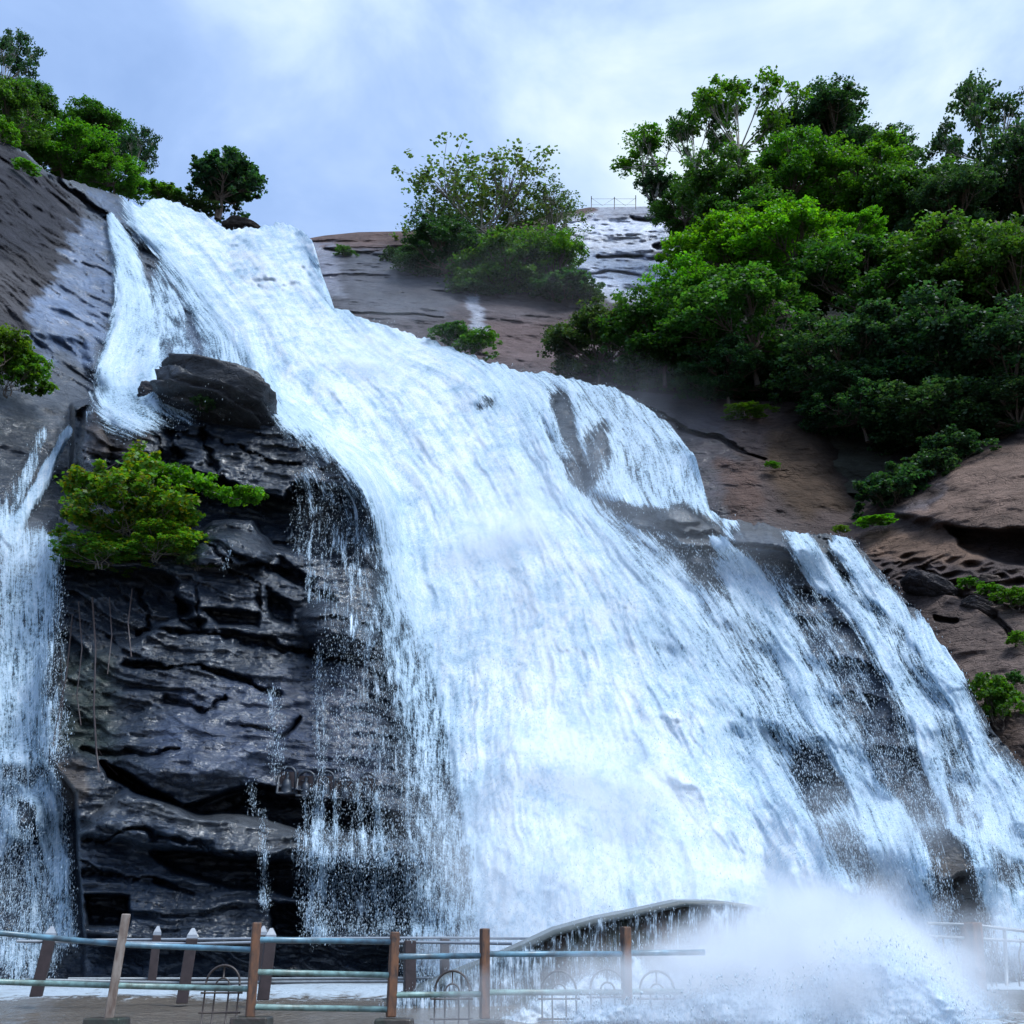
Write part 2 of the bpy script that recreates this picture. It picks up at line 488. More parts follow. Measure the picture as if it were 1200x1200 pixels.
CRACK = [([(165, 742, 3), (250, 742, 2.5), (300, 755, 4), (345, 762, 2.5), (440, 772, 3)], 1.0), ([(150, 778, 3), (250, 783, 2.5), (300, 800, 3), (330, 812, 4)], 1.0),
         ([(268, 652, 2.5), (320, 668, 3), (355, 690, 5), (392, 700, 2)], 0.9), ([(203, 478, 2), (200, 505, 2.5), (212, 535, 2)], 0.7),
         ([(170, 470, 2), (176, 500, 2), (190, 520, 2), (180, 560, 2.5)], 0.7), ([(243, 500, 1.5), (240, 525, 2), (262, 560, 2.5), (270, 580, 2)], 0.8),
         ([(205, 510, 2), (260, 515, 2), (320, 540, 2.5), (400, 552, 1.5)], 0.6), ([(325, 865, 2.5), (345, 850, 3), (352, 838, 1.5)], 0.8),
         ([(100, 880, 3), (180, 883, 2.5), (210, 880, 1)], 0.7), ([(240, 640, 2), (300, 690, 2), (310, 720, 2.5)], 0.6), ([(190, 820, 3), (240, 835, 2), (262, 815, 2)], 0.5),
         ([(165, 690, 2), (175, 735, 3)], 0.7), ([(230, 690, 1.5), (235, 740, 2)], 0.6), ([(365, 770, 2), (440, 778, 3)], 0.6), ([(280, 850, 2), (320, 856, 1)], 0.4),
         ([(100, 990, 2), (160, 975, 2), (200, 985, 3), (300, 1000, 3)], 0.7), ([(100, 1025, 3), (180, 1030, 2), (230, 1045, 2)], 0.7)]
cnz = sm(.25, .75, vnoise(P0 * 1.4, 44)); CXX = WX + fbm(P0 * 2.4, 3, 45) * 7; CYY = WY + fbm(P0 * 2.4, 3, 46) * 7
for pts, dep in CRACK:
    off += dep * .8 * crackline(CXX, CYY, pts, cnz) * mLB
off += bump(385, 733, 36, 30, 1.8) + bump(418, 752, 24, 22, 1.4) + bump(268, 650, 50, 26, 1.6, 0.6) * (WY < 662) + bump(205, 905, 90, 28, 0.7, 1) + bump(240, 870, 120, 50, 0.6, 1)
off += bump(430, 600, 30, 60, 0.8, 1)
off += -1.1 * region(WX, WY, [(92, 975), (150, 925), (230, 955), (345, 972), (480, 985), (500, 1010), (370, 1010), (300, 1000), (180, 995)], 6) * mLB
off += bump(155, 512, 50, 40, 1.0, .6) + bump(110, 520, 18, 50, .8, .6)
# the open face: rock shelves standing out of the water
off += -1.2 * region(WX, WY, [(722, 588), (790, 592), (835, 612), (930, 624), (985, 640), (960, 660), (880, 650), (800, 640), (740, 615)], 5)
off += bump(800, 600, 45, 14, 0.8) + bump(900, 640, 60, 22, 1.0) + bump(700, 545, 18, 40, 0.9) + bump(668, 500, 22, 50, 0.7)
off += bump(560, 470, 14, 9, 1.4)
off += bump(955, 915, 26, 60, .8, .8) + bump(1000, 1010, 45, 50, 1.4, .6) + bump(1110, 1020, 60, 60, 2.0, .6) + bump(1040, 870, 25, 60, 0.9)
rt = (1 - mLB) * sm(690, 780, GX - (GY - 600) * .1) * sm(590, 640, GY)
s3 = (P1[..., 2] + P1[..., 0] * .42 + wob * 1.0) / 1.7; f3 = np.floor(s3); r3 = s3 - f3
b3 = vnoise(np.stack([P1[..., 0] * .35 + f3 * 4.7, f3 * 2.1, f3 * 0 + .5], -1), 62)
off += rt * ((b3 - .5) * 1.1 - sm(0, .10, r3) * .7 + r3 * .75)
b4 = vnoise(np.stack([P1[..., 0] * 1.1 + P1[..., 2] * .5, P1[..., 1] * .2, P1[..., 2] * .5], -1), 63)
off += rt * (b4 - .5) * -.8
off += -1.3 * region(WX, WY, [(930, 965), (1040, 970), (1120, 965), (1160, 985), (1190, 1040), (1200, 1120), (900, 1120)], 8)
off += bump(90, 925, 45, 40, .8) + bump(30, 960, 22, 26, 1.3) + bump(20, 900, 40, 24, 0.8)
# left slab grooves, running down to the right
sl = region(GX, GY, [(-200, 0), (165, 240), (330, 380), (310, 470), (110, 468), (-200, 430)], 20)
P1 = P0
g = (P1[..., 0] * 0.62 + P1[..., 2] * 0.78) + fbm(P1 * 0.12, 3, 5) * 3
off += sl * (ridged(np.stack([P1[..., 0] * 0.12 - P1[..., 2] * 0.1, P1[..., 1] * 0.1, g * 0.55], -1), 5, 60) - 0.5) * -1.05
off += sl * (ridged(np.stack([P1[..., 0] * 0.3 - P1[..., 2] * 0.25, P1[..., 1] * 0.3, g * 1.9], -1), 4, 64) - 0.5) * -.6
off += sl * region(WX, WY, [(-20, 395), (100, 400), (112, 470), (40, 500), (-20, 520)], 8) * 0.8
off += 1.4 * stroke(WX, WY, [(60, 205, 3), (110, 245, 4), (160, 290, 4), (200, 302, 3), (215, 312, 1)], 0.6)
# strata on left rock and general roughness
wp = fbm(P1 * 0.22, 4, 7)
s = (P1[..., 2] + 0.22 * P1[..., 0] + wp * 1.6) / 0.85
fl_ = np.floor(s); fr = s - fl_
blk = vnoise(np.stack([P1[..., 0] * 0.45 + fl_ * 7.3, fl_ * 3.1, fl_ * 0 + 0.5], -1), 3)
prof = (blk - 0.5) * 0.9 + sm(0.0, 0.07, fr) * -0.45 + fr * 0.45
s2 = s * 2.7 + fbm(P1 * .8, 3, 71) * .9; fl2 = np.floor(s2); fr2 = s2 - fl2
blk2_ = vnoise(np.stack([P1[..., 0] * 1.1 + fl2 * 3.7, fl2 * 5.1, fl2 * 0 + .5], -1), 13)
prof = prof + (blk2_ - .5) * .35 + sm(0, .12, fr2) * -.16 + fr2 * .14
rough_amp = 0.25 + 0.75 * sm(0.3, 0.7, vnoise(P1 * 0.25, 77) + 0.0)
off += mLB * prof * rough_amp * 0.75 * (1 - region(GX, GY, [(180, 820), (330, 800), (430, 780), (480, 940), (300, 925), (170, 900)], 15) * 0.75)
blk2 = vnoise(np.stack([P1[..., 0] * 0.7 + P1[..., 2] * .2, P1[..., 1] * .6, P1[..., 2] * 1.3 + wp * 2], -1), 8)
off += (1 - mLB) * (ridged(P1 * 0.35, 4, 21) - 0.5) * -0.7 * (1 - sl * .6)
off += fbm(P1 * 1.1, 4, 31) * 0.22 + (ridged(P1 * np.array([1.2, 1.2, 2.6]), 4, 51) - .5) * -0.28 * (0.4 + mLB)
off *= sm(0, 9, GY - top[:, None]) * 0.8 + 0.2
DB = D0 * (1 - mLB) + D1 * mLB
DR = DB + off
DR = np.maximum(DR, 20)
PR = at(GX, GY, DR)

# colours of the rock (slate, brown stain; pale lavender paints in the sky's reflection)
slate = np.array((0.017, 0.026, 0.042)); brown = np.array((0.20, 0.135, 0.105)); lav = np.array((0.17, 0.20, 0.28)); dkbrown = np.array((0.085, 0.062, 0.055)); green = np.array((0.05, 0.06, 0.03))
tone = np.ones(GX.shape + (3,)) * slate
wet = np.full(GX.shape, 1.0)
nn = fbm(P1 * 0.25, 4, 90)


def paint(mask, c, w=None):
    global tone, wet
    tone = tone * (1 - mask[..., None]) + np.asarray(c) * mask[..., None]
    if w is not None: wet = wet * (1 - mask) + w * mask


paint(region(GX, GY, [(330, 300), (640, 430), (840, 600), (1000, 640), (1260, 940), (1260, 1200), (430, 1200), (440, 600)], 20), (0.02, 0.03, 0.043), .62)
paint(region(GX, GY, [(-200, 470), (100, 480), (110, 700), (-200, 700)], 12), (0.02, 0.025, 0.035), .9)
slabrag = 14
RX = GX + wob * 22 + nn * 14; RY = GY + wob2 * 18
paint(region(GX, GY, [(-200, 0), (165, 243), (215, 312), (300, 420), (200, 470), (100, 470), (-200, 520)], 10), (0.11, 0.11, 0.125), 0.6)
paint(region(RX, RY, [(-200, 30), (60, 205), (110, 250), (95, 300), (60, 330), (30, 390), (15, 420), (-200, 430)], 8), (0.075, 0.062, 0.064), 0.2)
paint(region(RX, RY, [(-200, 150), (20, 180), (80, 230), (85, 262), (40, 300), (-200, 290)], 10), (0.042, 0.036, 0.042), 0.2)
paint(region(RX, RY, [(-60, 330), (20, 300), (70, 330), (30, 400), (-60, 420)], 8) * 0.6, (0.12, 0.095, 0.09), 0.15)
paint(region(RX, RY, [(95, 258), (122, 262), (138, 330), (125, 400), (108, 425), (60, 415), (22, 400), (35, 370), (60, 330)], 7), lav, 0.8)  # sky reflection on the wet slab, painted in as lavender
paint(region(RX, RY, [(110, 222), (160, 246), (166, 280), (130, 255)], 6), lav * 0.8, 0.6)
paint(region(RX, RY, [(180, 290), (250, 350), (270, 420), (200, 440), (180, 380)], 12) * .6, lav * 0.8, 0.8)
paint(region(RX, RY, [(115, 472), (175, 468), (180, 500), (165, 540), (110, 530), (100, 500)], 6) * .8, brown * 0.8, 0.35)
paint(region(RX, RY, [(190, 800), (420, 780), (460, 930), (320, 925), (180, 900)], 20) * .75, (0.06, 0.07, 0.11), 1.0)  # wet face made paler in colour to stand for its reflection
paint(region(RX, RY, [(130, 935), (360, 965), (460, 990), (360, 1005), (200, 960), (110, 940)], 8) * .7, (0.10, 0.09, 0.085), 0.9)
paint(region(RX, RY, [(50, 890), (90, 895), (105, 930), (80, 960)], 6), (0.13, 0.09, 0.07), 0.6)
paint(region(RX, RY, [(70, 760), (130, 770), (140, 890), (60, 880)], 15) * .6, green, 0.6)
paint(region(RX, RY, [(722, 580), (835, 600), (1000, 632), (960, 680), (850, 650), (760, 625)], 8) * .7, (0.13, 0.11, 0.10), 0.7)
paint(region(RX, RY, [(850, 612), (945, 640), (1000, 740), (1090, 900), (1120, 960), (1040, 960), (960, 830), (880, 700)], 14) * .8, (0.085, 0.09, 0.11), 0.8)
paint(region(RX, RY, [(1080, 990), (1150, 1000), (1170, 1100), (1110, 1100)], 14) * .8, (0.13, 0.085, 0.06), 0.8)
tone *= .8 * (1 + 0.45 * nn[..., None])
tone = np.clip(tone * np.array((.84, 1.0, 1.12)), 0.008, 0.6)


def grid_faces(nc, nr, keep=None):
    i = np.arange(nc - 1)[:, None] * nr + np.arange(nr - 1)[None]
    q = np.stack([i, i + 1, i + nr + 1, i + nr], -1)
    if keep is not None: q = q[keep]
    return q.reshape(-1, 4)


# back roll behind the crest so the top has real depth
def with_roll(P, extra, drops=((1.2, 0.35), (4, 0.2), (12, -0.6), (22, -3))):
    rolls = []
    for dy, dz in drops[::-1]:
        r = P[:, :1].copy(); r[..., 1] += dy; r[..., 2] += dz
        rolls.append(r)
    PP = np.concatenate(rolls + [P], 1)
    E = [np.concatenate([np.repeat(e[:, :1], len(drops), 1), e], 1) for e in extra]
    return PP, E


PP, (TT, WW) = with_roll(PR, [tone, wet], ((1.0, -0.1), (3, -0.6), (8, -2.5), (14, -6)))
KEEP = np.concatenate([np.ones((len(CX) - 1, 4), bool), DEG], 1)
me = mesh_from('cliff_face', PP.reshape(-1, 3), grid_faces(PP.shape[0], PP.shape[1], KEEP), M_rock)
attr(me, 'tone', TT, 'FLOAT_COLOR'); attr(me, 'wet', WW)
link('cliff_face', me, kind='structure')


def depth_at(px, py, arr=None):
    arr = DR if arr is None else arr
    i = int(np.argmin(np.abs(CX - px))); j = int(np.clip(np.searchsorted(RY0, py), 0, NR - 1))
    return float(arr[i, j])


# ------------------------------------------------------------------ WATER
# streamlines: (u, [points])
LINES = [(-150, [(150, 600), (150, 1170)]), (0, [(300, 600), (300, 1170)]), (60, [(350, 560), (352, 1170)]), (110, [(410, 600), (412, 1170)]), (0, [(122, 258), (140, 320), (128, 400), (112, 465)]), (60, [(135, 262), (185, 340), (200, 400), (195, 460)]),
         (110, [(165, 262), (215, 320), (255, 390), (275, 440)]),
         (160, [(168, 250), (240, 330), (330, 440), (400, 530), (445, 620), (470, 760), (475, 900), (480, 1000), (480, 1170)]),
         (240, [(220, 250), (300, 340), (410, 450), (500, 570), (545, 700), (550, 850), (550, 1000), (550, 1170)]),
         (330, [(300, 272), (380, 370), (470, 440), (560, 560), (620, 700), (640, 850), (655, 1000), (660, 1170)]),
         (420, [(345, 270), (440, 385), (540, 440), (620, 560), (690, 700), (740, 850), (780, 1000), (800, 1170)]),
         (500, [(480, 392), (590, 450), (650, 560), (730, 680), (810, 830), (890, 980), (960, 1170)]),
         (570, [(600, 434), (660, 520), (700, 600), (790, 700), (870, 830), (950, 980), (1030, 1170)]),
         (640, [(680, 446), (730, 520), (745, 590), (840, 700), (910, 820), (990, 960), (1080, 1170)]),
         (720, [(760, 480), (805, 540), (820, 610), (900, 720), (960, 830), (1030, 960), (1110, 1170)]),
         (820, [(930, 625), (980, 700), (1040, 800), (1080, 900), (1110, 1000), (1150, 1170)]),
         (900, [(1000, 632), (1060, 730), (1120, 830), (1160, 930), (1190, 1030), (1220, 1170)]),
         (980, [(1100, 760), (1190, 900), (1240, 1000), (1290, 1170)])]
cu, cv = [], []
for u, pts in LINES:
    d = 0
    for k in range(len(pts) - 1):
        (x0, y0), (x1, y1) = pts[k], pts[k + 1]
        n = max(1, int(math.hypot(x1 - x0, y1 - y0) / 70))
        for j in range(n):
            t = j / n; cu.append((x0 + (x1 - x0) * t, y0 + (y1 - y0) * t, u)); 
    cu.append((*pts[-1], u))
FU = rbf(cu, GX, GY)
FV = GY * 1.0 + 0.35 * GX * sm(250, 420, GX + .0 * GY)
# on the left rock and left fall the water drops straight
FUL = GX + 0 * GY
FU = FU * (1 - .6 * region(GX, GY, [(60, 240), (170, 250), (290, 380), (290, 500), (60, 500)], 50))
leftfall = (GX < 110) & (GY > 480)
FU = np.where(leftfall, GX * 1.3 + 3000, FU)
FV = np.where(leftfall, GY, FV)

cov = np.zeros(GX.shape)
WXs = GX + fbm(np.stack([FU * 0.03, FV * 0.008, FU * 0], -1), 3, 200) * 16
WYs = GY + fbm(np.stack([FU * 0.03, FV * 0.008, FU * 0 + 4], -1), 3, 201) * 10


def addc(m):
    global cov
    cov = np.maximum(cov, m)


def sub(m):
    global cov
    cov = cov * (1 - m)


BODY = [(160, 246), (200, 232), (250, 256), (300, 262), (345, 262), (364, 286), (370, 345), (398, 364), (460, 378), (520, 402), (600, 428), (640, 440), (650, 500), (672, 570), (700, 600), (760, 640),
        (810, 700), (860, 770), (890, 850), (930, 930), (990, 1000), (1060, 1080), (1130, 1150), (1180, 1210), (600, 1210), (575, 1100), (545, 960), (520, 830), (490, 740), (462, 660),
        (430, 580), (390, 525), (335, 488), (312, 450), (280, 400), (245, 345), (205, 300), (165, 268)]
addc(region(WXs, WYs, BODY, 26, 10) * 0.92)
CORE = [(180, 250), (300, 270), (360, 290), (380, 370), (520, 430), (590, 520), (650, 620), (720, 700), (790, 820), (850, 920), (930, 1010), (1000, 1080), (1080, 1190), (560, 1190), (570, 1000),
        (560, 850), (540, 700), (480, 580), (400, 500), (330, 440), (290, 380), (230, 310)]
cov += region(WXs, WYs, CORE, 60, 10) * 0.75
addc(region(WXs, WYs, [(630, 434), (720, 452), (782, 488), (822, 540), (835, 612), (760, 592), (700, 580), (680, 500)], 8, 3) * 0.78)
addc(region(WXs, WYs, [(690, 590), (760, 610), (840, 660), (900, 730), (950, 820), (1000, 930), (1060, 1000), (1100, 1090), (900, 1000), (800, 800)], 22, 8) * 0.72)
for pts, w in [([(845, 612, 8), (870, 660, 14), (915, 740, 18), (960, 830, 18), (985, 890, 16), (1020, 960, 20), (1050, 1040, 26), (1090, 1130, 30)], 0.95),
               ([(935, 628, 14), (955, 660, 14), (1000, 710, 9), (1050, 775, 9), (1075, 830, 10), (1100, 920, 9), (1112, 965, 9)], 0.9),
               ([(985, 634, 16), (1020, 680, 16), (1060, 725, 14), (1110, 790, 20), (1140, 860, 22), (1165, 930, 20), (1180, 1000, 25)], 0.95),
               ([(1000, 700, 6), (1060, 760, 8), (1120, 850, 30), (1160, 960, 40), (1200, 1080, 50)], 0.66),
               ([(1110, 968, 8), (1140, 985, 12), (1160, 1040, 12), (1175, 1100, 14)], 0.9),
               ([(880, 660, 30), (950, 760, 40), (1020, 880, 40), (1070, 955, 40)], .56), ([(905, 690, 5), (975, 800, 7), (1010, 900, 8), (1050, 960, 8)], .8), ([(840, 640, 14), (905, 730, 24), (960, 830, 24), (1000, 900, 26), (1060, 1010, 34)], .9), ([(1010, 690, 24), (1070, 800, 34), (1115, 900, 34)], .58), ([(1000, 850, 40), (1060, 950, 40)], .45), ([(900, 700, 30), (970, 850, 30)], .5), ([(980, 700, 4), (1040, 800, 4), (1070, 900, 5), (1090, 960, 5)], 0.62), ([(960, 690, 3), (1000, 800, 4), (1040, 900, 4)], 0.55),
               ([(1080, 780, 30), (1120, 880, 40), (1150, 960, 40)], .5), ([(1060, 965, 30), (1090, 1060, 40)], 0.56), ([(1150, 890, 24), (1190, 960, 50), (1220, 1080, 70)], 0.86),
               # left slab stream
               ([(122, 258, 6), (142, 300, 14), (158, 350, 20), (160, 400, 30), (150, 440, 40), (150, 466, 42)], 0.9),
               ([(200, 310, 12), (240, 360, 25), (260, 410, 30), (265, 450, 30)], 0.80), ([(190, 320, 16), (200, 400, 30), (205, 460, 34)], 0.68),
               # left fall
               ([(45, 508, 10), (30, 550, 10), (10, 600, 14)], 0.62), ([(82, 505, 6), (60, 540, 8), (35, 590, 9), (15, 625, 16)], 1.0),
               ([(10, 620, 22), (35, 650, 42), (30, 720, 46), (25, 800, 44), (20, 870, 48)], 0.78),
               ([(-20, 870, 30), (30, 900, 30), (60, 950, 20), (78, 1010, 14), (76, 1100, 16)], 0.78),
               ([(-10, 930, 34), (20, 1000, 44), (30, 1110, 44)], 0.6),
               ([(-60, 600, 60), (-60, 1100, 60)], 0.7)]:
    addc(stroke(WXs, WYs, pts, 0.45) * w)
# left rock veils and trickles
addc(region(WXs, WYs, [(335, 550), (430, 555), (445, 660), (335, 650)], 18) * 0.42)
addc(region(WXs, WYs, [(440, 560), (560, 700), (640, 900), (650, 1150), (475, 1150), (468, 900), (450, 750)], 22) * 0.70)
addc(region(GX, GY, [(370, 640), (450, 650), (480, 900), (470, 1000), (390, 960), (370, 800)], 40) * 0.30)
addc(region(GX, GY, [(340, 970), (480, 960), (520, 1100), (350, 1100)], 15) * 0.34)
for pts, w in [([(372, 925, 6), (374, 1000, 12), (372, 1090, 16)], .55), ([(392, 925, 3), (394, 1010, 4)], .55), ([(358, 925, 2), (358, 990, 3)], .5), ([(420, 920, 3), (425, 1010, 5)], .5),
               ([(440, 930, 5), (450, 1080, 14)], .55), ([(308, 950, 3), (310, 1060, 6)], .46), ([(295, 920, 4), (297, 950, 4)], .42), ([(362, 640, 6), (368, 700, 10)], .46), ([(380, 640, 5), (384, 700, 7)], .42),
               ([(372, 760, 5), (378, 930, 6)], .42), ([(410, 650, 12), (440, 770, 20)], .42), ([(320, 812, 8), (325, 900, 10)], .36), ([(270, 645, 2), (262, 668, 3)], .5),
               ([(330, 470, 14), (400, 520, 20), (440, 570, 18)], .5)]:
    addc(stroke(GX, GY, pts, 0.5) * w)
addc(region(WXs, WYs, [(190, 690), (330, 680), (470, 760), (480, 925), (200, 915), (150, 820)], 30) * .0)
addc(region(WXs, WYs, [(240, 950), (470, 985), (480, 1005), (330, 1000), (180, 985)], 10) * .0)
# rock that stands clear of the water
for poly, a, sft in [([(650, 455), (668, 462), (684, 520), (694, 560), (688, 580), (674, 565), (658, 520), (645, 480)], .68, 6), ([(692, 505), (705, 500), (712, 560), (696, 568)], .6, 6),
                     ([(722, 590), (800, 594), (832, 615), (815, 635), (760, 618)], .75, 6), ([(845, 614), (925, 628), (945, 672), (880, 655), (850, 640)], .8, 8),
                     ([(770, 625), (830, 645), (850, 700), (815, 680)], .6, 10), ([(942, 700), (985, 745), (1040, 850), (1030, 930), (980, 850), (930, 740)], .2, 16),
                     ([(1008, 812), (1045, 820), (1080, 900), (1095, 955), (1060, 960), (1030, 900)], .4, 12), ([(935, 865), (962, 880), (985, 935), (980, 955), (955, 945), (935, 900)], .6, 8),
                     ([(962, 960), (1000, 975), (1030, 1040), (1010, 1060), (975, 1010)], .45, 10), ([(1068, 975), (1120, 980), (1150, 1060), (1160, 1090), (1110, 1080)], .55, 10),
                     ([(552, 466), (575, 468), (572, 482), (555, 482)], .6, 4), ([(20, 940), (50, 945), (48, 975), (18, 975)], .6, 5), ([(10, 895), (50, 905), (40, 925), (5, 910)], .4, 6),
                     ([(0, 1000), (25, 1000), (22, 1100), (0, 1100)], .4, 8), ([(480, 880), (540, 920), (560, 1040), (500, 1080), (478, 1000)], .22, 20),
                     ([(745, 740), (790, 760), (800, 800), (760, 790)], .35, 12), ([(840, 830), (870, 860), (880, 900), (850, 890)], .3, 12), ([(1170, 990), (1195, 1010), (1195, 1040), (1170, 1030)], .6, 8)]:
    sub(region(WXs, WYs, poly, sft) * a)

DWs = minf(DR, 3)
DW = np.minimum(blur(DWs, 3), DWs + 0.05)
# falls bridge the hollows of the rock behind
lowp = blur(minf(DB + np.minimum(off, 0.4), 3), 5)
DW = np.minimum(DW, lowp + 0.2)
big = blur(minf(DR, 5), 10); thick_ = sm(.62, .95, cov)
DW = DW * (1 - thick_) + np.minimum(big, DR - .06) * thick_; DW = blur(DW, 1)
foam = np.stack([FU * 0.07, FV * 0.013, FU * 0], -1) + fbm(P1 * .5, 3, 305)[..., None] * .8
foam_d = ridged(foam, 5, 300) - 0.5
foam_d2 = fbm(P1 * np.array([1.1, 1.1, 0.7]), 5, 310)
puff = sm(0.5, 1.3, cov)
DW = DW - 0.12 - cov * 0.22 - foam_d * (0.12 + 0.14 * puff) - foam_d2 * (0.05 + 0.06 * puff) - puff * fbm(np.stack([FU * .02, FV * .009, FU * 0], -1), 4, 320) * .45
# thrown-up heads of water at the brink
DW -= puff * bump(320, 300, 55, 40, 1.0, 1) * -1.6
keep_all = cov > 0.05


def water_obj(name, mask, mat=M_water, kind='structure', D=None, cv=None):
    D = DW if D is None else D; c = cov if cv is None else cv
    P = at(GX, GY, D)
    # the brink: the sheet curls over the edge and runs back
    rolls = []
    for dy, dz in ((2.5, -0.35), (1.0, 0.12)):
        r = P[:, :1].copy(); r[..., 1] += dy; r[..., 2] += dz; rolls.append(r)
    P2 = np.concatenate(rolls + [P], 1)
    def ex(e): return np.concatenate([np.repeat(e[:, :1], 2, 1), e], 1)
    m2 = ex(mask); keep = m2[:-1, :-1] & m2[1:, :-1] & m2[:-1, 1:] & m2[1:, 1:] & np.concatenate([np.ones((len(CX) - 1, 2), bool), DEG], 1)
    q = grid_faces(P2.shape[0], P2.shape[1], keep)
    used = np.unique(q); remap = np.full(P2.shape[0] * P2.shape[1], -1, np.int64); remap[used] = np.arange(len(used))
    me = mesh_from(name, P2.reshape(-1, 3)[used], remap[q], mat)
    attr(me, 'cov', ex(c).reshape(-1)[used])
    fl = np.stack([FU, FV, FU * 0], -1)
    attr(me, 'flow', ex(fl).reshape(-1, 3)[used], 'FLOAT_VECTOR')
    return link(name, me, kind=kind)


isleft = leftfall
water_obj('waterfall', (cov > 0.12) & ~isleft)
water_obj('side_cascade', (cov > 0.12) & isleft)


# ------------------------------------------------------------------ BACK SLOPE and RIGHT ROCKS
def sheet(name, xs, topc, botc, nr, ctrl, fn_off, fn_tone, rolls):
    X = np.linspace(xs[0], xs[1], xs[2])
    t0 = np.interp(X, *zip(*topc)); b0 = np.interp(X, *zip(*botc))
    t = np.linspace(0, 1, nr)
    gx = np.repeat(X[:, None], nr, 1); gy = t0[:, None] + (b0 - t0)[:, None] * t[None]
    D = rbf(ctrl, gx, gy); P = at(gx, gy, D)
    D = D + fn_off(gx, gy, P) * (0.15 + .85 * sm(0, .03, t))[None]
    P2 = at(gx, gy, D)
    tn, wt = fn_tone(gx, gy, P)
    PP, (TT, WW) = with_roll(P2, [tn, wt], rolls)
    me = mesh_from(name, PP.reshape(-1, 3), grid_faces(PP.shape[0], PP.shape[1]), M_rock)
    attr(me, 'tone', TT, 'FLOAT_COLOR'); attr(me, 'wet', WW)
    link(name, me, kind='structure')
    return X, t0, b0, D


def off_back(gx, gy, P):
    o = (ridged(P * np.array([0.08, 0.08, 0.22]), 5, 400) - .5) * -2.2 + fbm(P * 0.6, 4, 401) * 0.5
    wx = gx + fbm(P * 0.3, 3, 402) * 8; wy = gy + fbm(P * 0.3, 3, 403) * 6
    for pts, d in [([(380, 292, 2), (430, 300, 3), (480, 310, 2)], 1.0), ([(400, 365, 1.5), (470, 368, 1.5), (520, 372, 1)], 1.0), ([(740, 258, 2), (830, 262, 2)], 1.5),
                   ([(770, 290, 4), (830, 285, 8)], 3.0), ([(700, 300, 2), (800, 303, 3)], 1.5), ([(650, 315, 1.5), (760, 325, 2)], 1.0)]:
        o += d * stroke(wx, wy, pts, .5)
    gl = region(gx, gy, [(650, 250), (850, 250), (850, 350), (690, 350)], 15)
    o += gl * (ridged(P * np.array([0.6, 0.6, 1.0]), 5, 410) - .5) * -.9
    return o


def tone_back(gx, gy, P):
    n = fbm(P * 0.12, 4, 404)[..., None]; n2 = fbm(P * 0.9, 4, 405)
    wx = gx + n2 * 14 + n[..., 0] * 10; wy = gy + n2 * 9
    t = np.ones(gx.shape + (3,)) * np.array((0.10, 0.082, 0.084)); w = np.full(gx.shape, 0.25)
    def pt(m, c, ww):
        nonlocal t, w
        t = t * (1 - m[..., None]) + np.array(c) * m[..., None]; w = w * (1 - m) + ww * m
    pt(region(wx, wy, [(360, 280), (480, 290), (560, 330), (520, 372), (400, 366), (360, 330)], 12), (0.085, 0.085, 0.10), 0.5)
    pt(region(wx, wy, [(360, 268), (700, 240), (700, 262), (480, 290), (360, 290)], 6) * .8, (0.16, 0.10, 0.08), 0.1)
    pt(region(wx, wy, [(540, 375), (700, 375), (700, 450), (560, 420)], 10) * .8, (0.15, 0.10, 0.09), 0.2)
    pt(region(wx, wy, [(548, 345), (566, 345), (568, 392), (552, 392)], 5), (0.35, 0.37, 0.42), 0.8)
    pt(region(wx, wy, [(365, 285), (395, 285), (400, 345), (365, 350)], 6), (0.2, 0.2, 0.24), 0.8)
    pt(region(wx, wy, [(640, 262), (700, 252), (850, 268), (850, 290), (790, 330), (760, 352), (700, 350), (660, 300)], 7), (0.80, 0.84, 0.92), 0.6)
    pt(region(wx, wy, [(700, 240), (780, 242), (780, 252), (700, 252)], 3), (0.35, 0.36, 0.4), 0.6)
    pt(region(wx, wy, [(760, 296), (840, 284), (840, 300), (770, 304)], 3) * .9, (0.06, 0.05, 0.05), 0.4)
    pt(region(gx, gy, [(860, 100), (1500, 100), (1500, 600), (700, 600), (720, 440), (850, 330)], 20), (0.05, 0.05, 0.035), 0.1)
    pt(region(wx, wy, [(1090, 190), (1190, 190), (1190, 270), (1080, 270)], 12) * .8, (0.13, 0.10, 0.085), 0.2)
    return t * .85 * (1 + .45 * n) * np.array((1.0, 1.0, 1.05)), w


BACK = [(330, 290, 78), (420, 280, 80), (600, 268, 82), (760, 242, 86), (400, 360, 62), (560, 400, 58), (700, 440, 55), (760, 340, 72), (560, 330, 70), (900, 215, 88), (1050, 200, 86), (1200, 195, 80), (1400, 180, 78),
        (900, 330, 62), (1100, 320, 60), (1300, 320, 56), (900, 470, 52), (1100, 480, 50), (1300, 480, 48), (850, 560, 49), (600, 490, 55)]
BX, bt, bb, BD = sheet('hillside', (330, 1420, 620), [(330, 285), (380, 276), (420, 272), (470, 271), (560, 268), (640, 252), (690, 243), (760, 242), (830, 238), (900, 222), (1000, 210), (1100, 195), (1200, 190), (1420, 170)],
                       [(330, 420), (400, 430), (600, 500), (700, 520), (850, 570), (1420, 600)], 260, BACK, off_back, tone_back, ((3, 0.4), (10, 0.6), (25, -2), (60, -10)))


